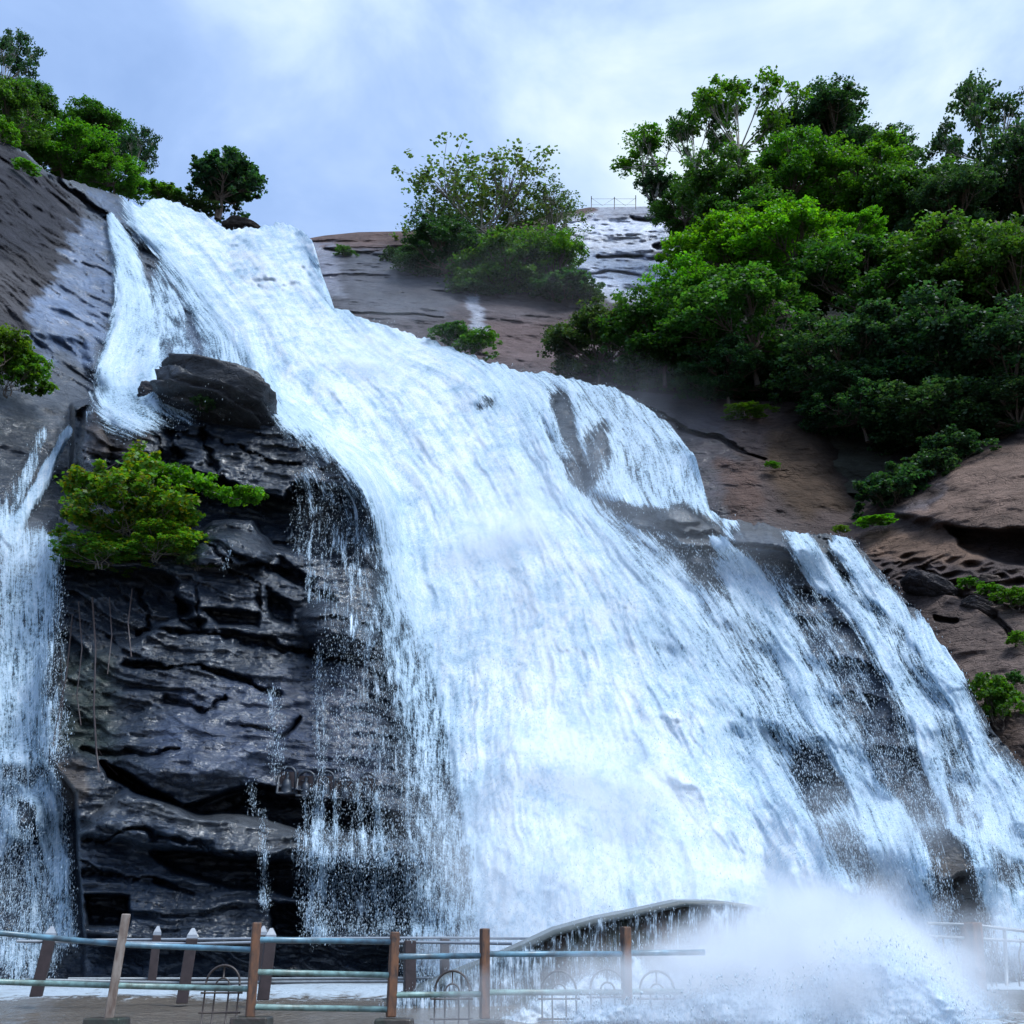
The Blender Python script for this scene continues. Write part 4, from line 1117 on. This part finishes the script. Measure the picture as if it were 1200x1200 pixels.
# back fences
for (nm, lbl, posts, Y, rails, capr) in [
    ('low_fence', 'dark square posts with white pointed caps and thin pale rails behind the front fence', [(42, 1168, 59, 1098), (213, 1176, 225, 1100), (308, 1172, 317, 1100), (480, 1178, 480, 1102)], 16.5,
     [([(20, 1103), (225, 1106), (317, 1104), (480, 1104), (600, 1106)], M_white), ([(30, 1148), (215, 1152), (310, 1151), (480, 1150)], M_steel)], .075),
    ('low_fence', 'farthest low fence with small white capped posts at the foot of the dark rock', [(178, 1150, 184, 1096), (303, 1150, 308, 1096), (521, 1150, 521, 1100)], 18.5,
     [([(60, 1102), (184, 1101), (308, 1100), (521, 1099), (620, 1100)], M_white), ([(80, 1147), (300, 1147), (521, 1146)], M_steel)], .06)]:
    t = thing(nm, lbl, 'fence', V3(posts[0][0], posts[0][1], Y)); bl = t.location
    for (bx, by, tx, ty) in posts:
        a, b = V3(bx, by, Y), V3(tx, ty, Y)
        w = .17 if Y < 17 else .14
        o = MB().prism(a - bl, b - bl, w, w, w, w, .3).build('post', M_dark, t, smooth=False, bevel=.01)
        cpb = b - bl; o2 = None if bx > 400 else MB().prism(cpb + Vector((0, 0, .002)), cpb + Vector((0, 0, .05)), w * .98, w * .98, w * .9, w * .9, .3).prism(cpb + Vector((0, 0, .052)), cpb + Vector((0, 0, .15)), w * .9, w * .9, w * .25, w * .25, .3).build('cap', M_white, o, smooth=False)
    for pts, mt in rails:
        MB().tube([V3(x, y, Y) - bl for x, y in pts], .022, 8).build('rail', mt, t)


# wrought iron arch panels
def arch_panel():
    t = thing('iron_arch', 'x', 'ironwork')
    def arc(r, cz=0, a0=0, a1=math.pi, n=18): return [(r * math.cos(a0 + (a1 - a0) * i / n), 0, cz + r * math.sin(a0 + (a1 - a0) * i / n)) for i in range(n + 1)]
    MB().tube(arc(.21), .014, 6).build('hoop', M_iron, t)
    MB().tube(arc(.085, -.02), .011, 6).build('inner_hoop', M_iron, t)
    m = MB(); m.tube([(-.26, 0, -.10), (.26, 0, -.10)], .012, 6); m.tube([(-.26, 0, -.32), (.26, 0, -.32)], .012, 6); m.build('crossbar', M_iron, t)
    for x in (-.21, -.085, .085, .21):
        MB().tube([(x, 0, 0 if abs(x) > .1 else -.02), (x, 0, -.48)], .011, 6).build('bar', M_iron, t)
    MB().tube([(0, 0, .21), (0, 0, .06)], .011, 6).build('finial', M_iron, t)
    return t


ap = arch_panel()
spots = [(261, 1153, 13.6, 'rust red iron arch panel standing between the second and third fence posts from left'), (530, 1160, 13.4, 'dark iron arch panel splashed by water left of the fourth fence post'),
         (655, 1160, 13.5, 'iron arch half sunk in foam under the left end of the curved concrete hump'), (712, 1158, 13.5, 'clear dark iron arch ring standing in white foam'), (770, 1160, 13.5, 'iron arch mostly hidden by white foam, rightmost of the row')]
for i, (x, y, Y, lb) in enumerate(spots):
    if i == 0: o = ap
    else:
        o = ap.copy(); COL.objects.link(o)
        for ch in ap.children: c2 = ch.copy(); COL.objects.link(c2); c2.parent = o
    o.location = V3(x, y, Y); o['label'] = lb; o['group'] = 'iron arch panels along the front fence'

# right railing
RYY = 17.0
t = thing('railing', 'thin grey steel railing with wavy bars and one thick rusty post at the lower right', 'railing', V3(1150, 1165, RYY)); bl = t.location
p0, p1 = V3(1143, 1170, RYY), V3(1138, 1081, RYY)
MB().prism(p0 - bl, p1 - bl, .26, .26, .24, .24, .5).build('post', M_rust, t, smooth=False, bevel=.02)['label'] = 'thick rusty post'
for pts in ([(1087, 1082), (1140, 1084), (1200, 1091), (1290, 1098)], [(1088, 1097), (1140, 1100), (1200, 1103), (1290, 1106)]):
    MB().tube([V3(x, y, RYY) - bl for x, y in pts], .026, 8).build('rail', M_steel, t)
for x in (1180, 1235):
    MB().tube([V3(x, 1155, RYY) - bl, V3(x - 3, 1090, RYY) - bl], .03, 8).build('post', M_steel, t)
for x in (1105, 1122, 1162, 1168, 1195, 1210, 1222):
    pts = [V3(x + 1.2 * math.sin(k * 1.8), 1100 + k * 8, RYY) - bl for k in range(8)]
    MB().tube(pts, .013, 5).build('wavy_bar', M_iron, t)
# wall foot under the right railing
p = V3(1190, 1172, 16.6)
me_ = MB(); me_.prism(V3(1165, 1240, 16.2), V3(1165, 1160, 16.6), 2.8, 1.2, 2.6, .9, -.5)
me_.build('concrete_kerb', M_concd, None, smooth=False, bevel=.05, label='wet mossy concrete kerb under the railing at lower right', cat='kerb')

# skyline wire fence
t = thing('wire_fence', 'tiny wire fence with thin posts on the skyline above the white rock', 'fence', V3(720, 242, 84)); bl = t.location
xs_ = [(693, 244, 230), (720, 242, 231), (745, 242, 229)]
for (x, y0, y1) in xs_: MB().tube([V3(x, y0 + 3, 84) - bl, V3(x, y1, 84) - bl], .045, 6).build('post', M_iron, t)
for (a, b_) in (((693, 240), (745, 240)), ((693, 233), (745, 233)), ((693, 232), (706, 241)), ((706, 241), (720, 232)), ((720, 232), (733, 241)), ((733, 241), (745, 232))):
    MB().tube([V3(*a, 84) - bl, V3(*b_, 84) - bl], .02, 4).build('wire', M_steel, t)

# curved concrete hump
prof = [(380, 1197), (420, 1180), (470, 1158), (520, 1136), (565, 1118), (610, 1098), (650, 1084), (700, 1070), (750, 1060), (800, 1055), (850, 1055), (890, 1060), (925, 1074), (955, 1096), (980, 1125), (1000, 1160), (1010, 1198)]
HY = 16.5
fp = [V3(x, y + (14 if x < 640 else 9 if x < 760 else 3), HY) for x, y in prof]; bp_ = [V3(x, y, HY) for x, y in prof]
t = thing('concrete_hump', 'big arched concrete hump with pale top and dark side, at the foot of the water', 'wall', V3(800, 1190, HY)); bl = t.location
mb = MB(); n = len(prof)
def zig(p, y, dz=0): return Vector((p.x * y / p.y, y, p.z + dz))
tops_f = [Vector((p.x, HY, p.z)) - bl for p in fp]
tops_b = [Vector((p.x * 1.02, HY + 1.5, p.z + .14)) - bl for p in fp]
mb.v = [*tops_f, *tops_b, *[v - Vector((0, -.03, .06)) for v in tops_f], *[v - Vector((0, 0, .06)) for v in tops_b]]
for i in range(n - 1):
    mb.f += [(i, i + 1, n + i + 1, n + i), (2 * n + i + 1, 2 * n + i, 3 * n + i, 3 * n + i + 1), (2 * n + i, 2 * n + i + 1, i + 1, i), (n + i, n + i + 1, 3 * n + i + 1, 3 * n + i)]
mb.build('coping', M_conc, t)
mb = MB()
fz = [v + Vector((0, .12, -.055)) for v in tops_f]; bz = [v + Vector((0, -.1, -.055)) for v in tops_b]
gz = -1.0 - bl.z
mb.v = [*fz, *bz, *[Vector((v.x, v.y + .1, gz)) for v in fz], *[Vector((v.x, v.y, gz)) for v in bz]]
for i in range(n - 1):
    mb.f += [(2 * n + i, 2 * n + i + 1, i + 1, i), (n + i, n + i + 1, 3 * n + i + 1, 3 * n + i), (i, i + 1, n + i + 1, n + i)]
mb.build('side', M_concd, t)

# carved niches
cn = None
for i, (x, y, w, h, tl) in enumerate([(336, 914, 20, 30, 'leftmost carved niche with clear square frame in the wet rock'), (358, 918, 20, 28, 'round topped carved niche, second from left'), (381, 919, 20, 30, 'carved niche behind white trickles, middle of the row'),
                                      (404, 923, 20, 24, 'wide shallow carved niche, fourth from left'), (430, 920, 17, 28, 'carved niche at right end of the row, near the main fall')]):
    Y = min(depth_at(x + a, y + b_) for a in (-9, 0, 9) for b_ in (-12, 0, 12)) - .14
    k = pxm(x, y, Y); c = at(x, y, Y); W, H = w * k / 2, h * k / 2
    t = thing('rock_carving', tl, 'carving', c, group='row of carved niches above the dark ledge')
    arc = [(-W, 0, -H), (-W, 0, H * .4)] + [(W * math.cos(a), 0, H * .4 + H * .6 * math.sin(a)) for a in np.linspace(math.pi, 0, 9)] + [(W, 0, -H), (-W, 0, -H)]
    MB().tube(arc, .035, 6).build('frame', M_carve, t)
    m = MB(); m.tube([(0, .1, -H * .85), (0, .06, -H * .5), (0, .05, -.02), (0, .06, H * .18)], [W * .6, W * .62, W * .45, W * .2], 10); m.tube([(0, .05, H * .16), (0, .04, H * .38), (0, .05, H * .62)], [W * .12, W * .28, W * .1], 10)
    m.build('figure', M_carve, t)
    mb = MB(); mb.v = [Vector((-W, .14, -H)), Vector((W, .14, -H)), Vector((W, .14, H * .7)), Vector((-W, .14, H * .7)), Vector((-W, .5, -H)), Vector((W, .5, -H)), Vector((W, .5, H * .7)), Vector((-W, .5, H * .7))]
    mb.f = [(0, 1, 2, 3), (4, 7, 6, 5), (0, 4, 5, 1), (1, 5, 6, 2), (2, 6, 7, 3), (3, 7, 4, 0)]
    mb.build('back_slab', M_dark, t, smooth=False)
# hanging roots
for i, (pts, r, lb) in enumerate([([(108, 700), (112, 760), (110, 830), (113, 880), (116, 905)], .022, 'long straight hanging root below the large bush'), ([(155, 690), (150, 730), (154, 770)], .018, 'short hanging root right of the long straight one'),
                                  ([(85, 720), (78, 790), (66, 850), (60, 885)], .018, 'thin root leaning left beside the left cascade'), ([(116, 880), (125, 895), (138, 908)], .02, 'forked root end resting on the mossy ledge'),
                                  ([(70, 760), (74, 820), (68, 868)], .012, 'thin dark root close beside the left cascade, shorter than its neighbour'), ([(92, 705), (96, 760), (90, 815), (95, 850)], .014, 'thin wavy root between the leaning root and the long straight one'), ([(128, 700), (131, 745), (126, 790)], .013, 'short dark root just right of the long straight hanging root'), ([(98, 565), (112, 556), (128, 548), (148, 536)], .03, 'bare brown stem leaning against the rock above the large bush')]):
    Y = min(depth_at(x, y) for x, y in pts) - .25
    P_ = [V3(x, y, Y) for x, y in pts]
    o = MB().tube([p - P_[-1] for p in P_], [r] * len(P_), 6).build('hanging_root', M_dark, None, label=lb, cat='root', group='roots hanging down the dark rock'); o.location = P_[-1]

# ------------------------------------------------------------------ SPRAY
def droplets(name, P, size, mat):
    n = len(P)
    tet = np.array([(0, 0, .9), (.8, 0, -.4), (-.4, .7, -.4), (-.4, -.7, -.4)])
    ax = rng.normal(size=(n, 3)); ax /= np.linalg.norm(ax, axis=1)[:, None]
    q = np.cross(ax, rng.normal(size=(n, 3))); q /= np.linalg.norm(q, axis=1)[:, None]; w = np.cross(ax, q)
    R = np.stack([ax, q, w], -1)
    V = P[:, None] + np.einsum('nij,kj->nki', R, tet) * size[:, None, None] * np.array([.7, .7, 3.0])
    f = np.array([(0, 1, 2), (0, 2, 3), (0, 3, 1), (1, 3, 2)])
    Fq = (np.arange(n)[:, None, None] * 4 + f[None]).reshape(-1, 3)
    return link(name, mesh_from(name, V.reshape(-1, 3), Fq, mat, smooth=True), kind='stuff')


m, nt = newmat('droplet'); o_ = N(nt, 'ShaderNodeOutputMaterial'); b = N(nt, 'ShaderNodeBsdfPrincipled')
b.inputs['Base Color'].default_value = (.62, .75, .85, 1); b.inputs['Roughness'].default_value = .3
tl = N(nt, 'ShaderNodeBsdfTranslucent'); tl.inputs[0].default_value = (.85, .9, .94, 1); mx = N(nt, 'ShaderNodeMixShader', i_0=.4)
nt.links.new(b.outputs[0], mx.inputs[1]); nt.links.new(tl.outputs[0], mx.inputs[2]); nt.links.new(mx.outputs[0], o_.inputs[0]); M_drop = m
inp = (GX > -5) & (GX < 1205) & (GY < 1175)
edge = np.exp(-((cov - .5) / .28) ** 2)
wgt = np.where(inp, edge * (cov > .2) * (0.3 + 0.7 * sm(500, 1000, GY)) + .2 * (cov > .8), 0)
cell = np.gradient(GY, axis=1) * np.gradient(GX, axis=0); wgt = wgt * np.abs(cell)
pr = (wgt / wgt.sum()).ravel(); idx = rng.choice(pr.size, 120000, p=pr)
dd = DW.ravel()[idx] - 0.05 - rng.exponential(0.35, len(idx)) * (1 + (rng.random(len(idx)) < .15) * 2)
xx = GX.ravel()[idx] + rng.normal(size=len(idx)) * 3; yy = GY.ravel()[idx] + rng.normal(size=len(idx)) * 4
Pd = at(xx, yy, np.maximum(dd, 14)); szd = .006 + .014 * rng.random(len(idx)) ** 3
droplets('spray', Pd, szd * (dd / 30 + .2), M_drop)

def free_sheet(name, x0, x1, y0, y1, nx, ny, Y0, slope, polys, amp, soft, mat, seed, flow=(1, 1)):
    gx, gy = np.meshgrid(np.linspace(x0, x1, nx), np.linspace(y0, y1, ny), indexing='ij')
    c = np.zeros(gx.shape)
    p0 = at(gx, gy, np.full(gx.shape, float(Y0)))
    wx = gx + fbm(p0 * 1.3, 4, seed) * soft * 1.2; wy = gy + fbm(p0 * 1.3, 4, seed + 1) * soft * 1.2
    for poly, a, sf in polys: c = np.maximum(c, region(wx, wy, poly, sf) * a)
    D = Y0 + slope * (y1 - gy) / (y1 - y0) - ridged(p0 * 1.1, 4, seed + 2) * amp * np.minimum(c, 1) - fbm(p0 * 3.2, 4, seed + 3) * amp * .35
    keep = c > .1; keep = keep[:-1, :-1] & keep[1:, 1:] & keep[1:, :-1] & keep[:-1, 1:]
    q = grid_faces(nx, ny, keep); used = np.unique(q); rm = np.full(nx * ny, -1); rm[used] = np.arange(len(used))
    me = mesh_from(name, at(gx, gy, D).reshape(-1, 3)[used], rm[q], mat)
    attr(me, 'cov', c.reshape(-1)[used]); attr(me, 'flow', np.stack([gx * flow[0], gy * flow[1], gx * 0], -1).reshape(-1, 3)[used], 'FLOAT_VECTOR')
    o = link(name, me, kind='structure'); return c, D, gx, gy


M_splash = mat_water('splash_water', .8, .30, .85, 16.0, .8)
SP = []
SP.append(free_sheet('water_veil', 430, 1040, 1050, 1200, 420, 120, 16.1, .25, [([(440, 1180), (520, 1143), (600, 1112), (640, 1110), (640, 1200), (430, 1210)], .56, 10), ([(600, 1112), (700, 1075), (800, 1060), (860, 1060), (860, 1210), (600, 1210)], .38, 8), ([(830, 1058), (900, 1062), (950, 1090), (1000, 1150), (1010, 1210), (900, 1210), (850, 1120)], .68, 12)], .12, 6, M_splash, 700, (1.4, 1)))
SP.append(free_sheet('splash', 560, 1240, 1040, 1212, 520, 150, 14.4, 1.4, [([(590, 1190), (640, 1160), (690, 1136), (732, 1140), (742, 1112), (765, 1138), (825, 1132), (850, 1104), (885, 1112), (915, 1140), (950, 1165), (900, 1215), (560, 1215)], .86, 12),
            ([(930, 1175), (965, 1120), (990, 1070), (1030, 1078), (1080, 1110), (1130, 1150), (1190, 1215), (880, 1215)], .95, 22), ([(1060, 1100), (1150, 1150), (1220, 1215), (1120, 1215)], .5, 16)], .55, 12, M_splash, 720, (2.5, 6)))
SP.append(free_sheet('splash', 590, 1240, 1070, 1212, 420, 110, 12.3, .5, [([(640, 1215), (670, 1178), (720, 1168), (770, 1172), (830, 1150), (880, 1150), (930, 1160), (980, 1110), (1040, 1100), (1090, 1140), (1170, 1215)], .80, 20)], .35, 14, M_splash, 740, (2.5, 6)))
dP = []
for c_, D_, gx_, gy_ in SP:
    wg = np.exp(-((c_ - .45) / .25) ** 2) * (c_ > .12) + .15 * (c_ > .8); pr = (wg / wg.sum()).ravel(); ix = rng.choice(pr.size, 1800, p=pr)
    if 1: dP.append(at(gx_.ravel()[ix] + rng.normal(size=len(ix)) * 6, gy_.ravel()[ix] - np.abs(rng.normal(size=len(ix))) * 7, D_.ravel()[ix] - rng.random(len(ix)) * .8))
dP = np.concatenate(dP); droplets('spray', dP, .004 + .008 * rng.random(len(dP)) ** 2, M_drop)

# ------------------------------------------------------------------ MIST (real air full of spray)
def mist(name, px, py, Y, rx, ry, ryd, dens, scale=.35, lo=.42, col=(.93, .96, 1.0)):
    k = pxm(px, py, Y); c = at(px, py, Y); R = (rx * k, ryd, ry * k)
    m, nt = newmat(name); L = nt.links.new
    o_ = N(nt, 'ShaderNodeOutputMaterial'); v = N(nt, 'ShaderNodeVolumePrincipled'); v.inputs['Color'].default_value = (*col, 1)
    v.inputs['Anisotropy'].default_value = 0.1
    tc = N(nt, 'ShaderNodeTexCoord'); ln = N(nt, 'ShaderNodeVectorMath', operation='LENGTH'); L(tc.outputs['Object'], ln.inputs[0])
    geo = N(nt, 'ShaderNodeNewGeometry')
    nz = noise(nt, geo.outputs['Position'], scale, 4, .6, .3)
    r = mathn(nt, 'ADD', ln.outputs['Value'], mathn(nt, 'MULTIPLY', mathn(nt, 'SUBTRACT', nz, .5), 1.6))
    f = maprange(nt, r, .95, .25, 0, 1, True)
    L(mathn(nt, 'MULTIPLY', f, dens), v.inputs['Density']); L(v.outputs[0], o_.inputs['Volume'])
    bm_v, bm_f = [], []
    n1, n2 = 20, 12
    V = [(0, 0, 1.0)] + [(math.sin(math.pi * i / n2) * math.cos(2 * math.pi * j / n1), math.sin(math.pi * i / n2) * math.sin(2 * math.pi * j / n1), math.cos(math.pi * i / n2)) for i in range(1, n2) for j in range(n1)] + [(0, 0, -1.0)]
    Fc = [(0, 1 + j, 1 + (j + 1) % n1) for j in range(n1)]
    for i in range(n2 - 2):
        for j in range(n1):
            a, b = 1 + i * n1 + j, 1 + i * n1 + (j + 1) % n1; Fc.append((a, a + n1, b + n1, b))
    l = len(V) - 1; Fc += [(l, l - n1 + (j + 1) % n1, l - n1 + j) for j in range(n1)]
    me = bpy.data.meshes.new(name); me.from_pydata(V, [], Fc); me.materials.append(m)
    o = link(name, me, kind='stuff'); o.location = tuple(map(float, c)); o.scale = R
    return o


mist('mist', 980, 1140, 14.6, 280, 125, 1.7, 2.2, .7)
mist('mist', 800, 1190, 12.3, 330, 80, .5, 2.6, .8)
mist('mist', 970, 1140, 12.4, 220, 90, .5, 2.8, .8)
mist('mist', 600, 620, 34.2, 110, 120, 1.0, .5, .45)
mist('mist', 690, 900, 26.2, 170, 130, 1.0, .5, .5)
mist('mist', 430, 440, 43.6, 90, 70, 1.0, .4, .4)
mist('mist', 590, 1115, 18.5, 150, 44, 1.0, .45, .7)
mist('mist', 720, 1020, 23.5, 330, 140, 1.8, .28, .3)
mist('mist', 640, 700, 31, 330, 420, 3.0, .05, .2)
mist('mist', 430, 470, 43, 260, 150, 3, .03, .2)
mist('mist', 540, 350, 60, 300, 110, 5, .006, .2, (.85, .93, 1))
mist('mist', 735, 1150, 12.3, 150, 46, .35, 1.5, .9)
mist('mist', 1080, 1010, 23.5, 170, 130, 1.8, .22, .3)
mist('mist', 20, 640, 28.5, 60, 60, 1, .2, .5)
SC.cycles.volume_step_rate = 3.0; SC.cycles.volume_max_steps = 48; SC.cycles.volume_bounces = 3

# ------------------------------------------------------------------ SKY AND SUN
w = bpy.data.worlds.new('World'); SC.world = w; w.use_nodes = True
nt = w.node_tree; nt.nodes.clear(); L = nt.links.new
SUN = Vector((0.42, -0.30, 0.86)).normalized()
elv = math.asin(SUN.z); azi = math.atan2(SUN.x, SUN.y)
sky = N(nt, 'ShaderNodeTexSky', sky_type='NISHITA', sun_disc=False, sun_elevation=elv, sun_rotation=azi)
bg1 = N(nt, 'ShaderNodeBackground', i_Strength=0.1); L(sky.outputs[0], bg1.inputs[0])
tc = N(nt, 'ShaderNodeTexCoord')
c1 = noise(nt, vscale(nt, tc.outputs['Generated'], (1, 1, 1.8)), 3.1, 6, .55, .5)
c2 = noise(nt, tc.outputs['Generated'], 7, 4, .55, .2)
cf = mathn(nt, 'ADD', mathn(nt, 'MULTIPLY', c1, .8), mathn(nt, 'MULTIPLY', c2, .2))
# a brighter bank of cloud high on the right
dot = N(nt, 'ShaderNodeVectorMath', operation='DOT_PRODUCT'); L(tc.outputs['Generated'], dot.inputs[0])
dv = (V3(760, 40, 100)).normalized(); dot.inputs[1].default_value = dv
bank = maprange(nt, dot.outputs['Value'], .90, 1.0, 0, .20)
cf2 = mathn(nt, 'ADD', cf, bank)
colr = ramp(nt, cf2, [(0.38, (0.30, 0.46, 0.80)), (0.49, (0.36, 0.53, 0.88)), (0.57, (0.44, 0.61, 0.94)), (0.66, (0.58, 0.75, .98)), (0.76, (0.76, 0.90, 1.0))])
bg2 = N(nt, 'ShaderNodeBackground', i_Strength=1.0); bg2.inputs['Strength'].default_value = 1.0; L(colr, bg2.inputs[0])
dot2 = N(nt, 'ShaderNodeVectorMath', operation='DOT_PRODUCT'); L(tc.outputs['Generated'], dot2.inputs[0]); dot2.inputs[1].default_value = SUN  # added glow around the sun, out of view, for glints on wet rock
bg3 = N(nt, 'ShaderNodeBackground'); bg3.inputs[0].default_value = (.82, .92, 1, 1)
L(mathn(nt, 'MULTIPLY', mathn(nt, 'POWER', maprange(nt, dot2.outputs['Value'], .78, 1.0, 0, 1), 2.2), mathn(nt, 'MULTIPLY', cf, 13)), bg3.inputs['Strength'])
mxa = N(nt, 'ShaderNodeMixShader', i_0=.93); L(bg1.outputs[0], mxa.inputs[1]); L(bg2.outputs[0], mxa.inputs[2])
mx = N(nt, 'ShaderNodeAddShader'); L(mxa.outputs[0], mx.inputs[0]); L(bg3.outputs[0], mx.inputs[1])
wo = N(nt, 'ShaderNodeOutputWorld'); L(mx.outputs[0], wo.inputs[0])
sd = bpy.data.lights.new('sun', 'SUN'); sd.energy = 1.5; sd.angle = math.radians(10); sd.color = (1, .985, .96)
so = bpy.data.objects.new('sun', sd); COL.objects.link(so); so.rotation_euler = SUN.to_track_quat('Z', 'Y').to_euler()

SC.view_settings.view_transform = 'Standard'; SC.view_settings.look = 'None'; SC.view_settings.exposure = 0.24; SC.view_settings.gamma = 1
SC.render.engine = 'CYCLES'
SC.cycles.use_denoising = True
SC.cycles.max_bounces = 6;  SC.cycles.diffuse_bounces = 3; SC.cycles.glossy_bounces = 2; SC.cycles.transparent_max_bounces = 12; SC.cycles.transmission_bounces = 3
SC.cycles.caustics_reflective = False; SC.cycles.caustics_refractive = False
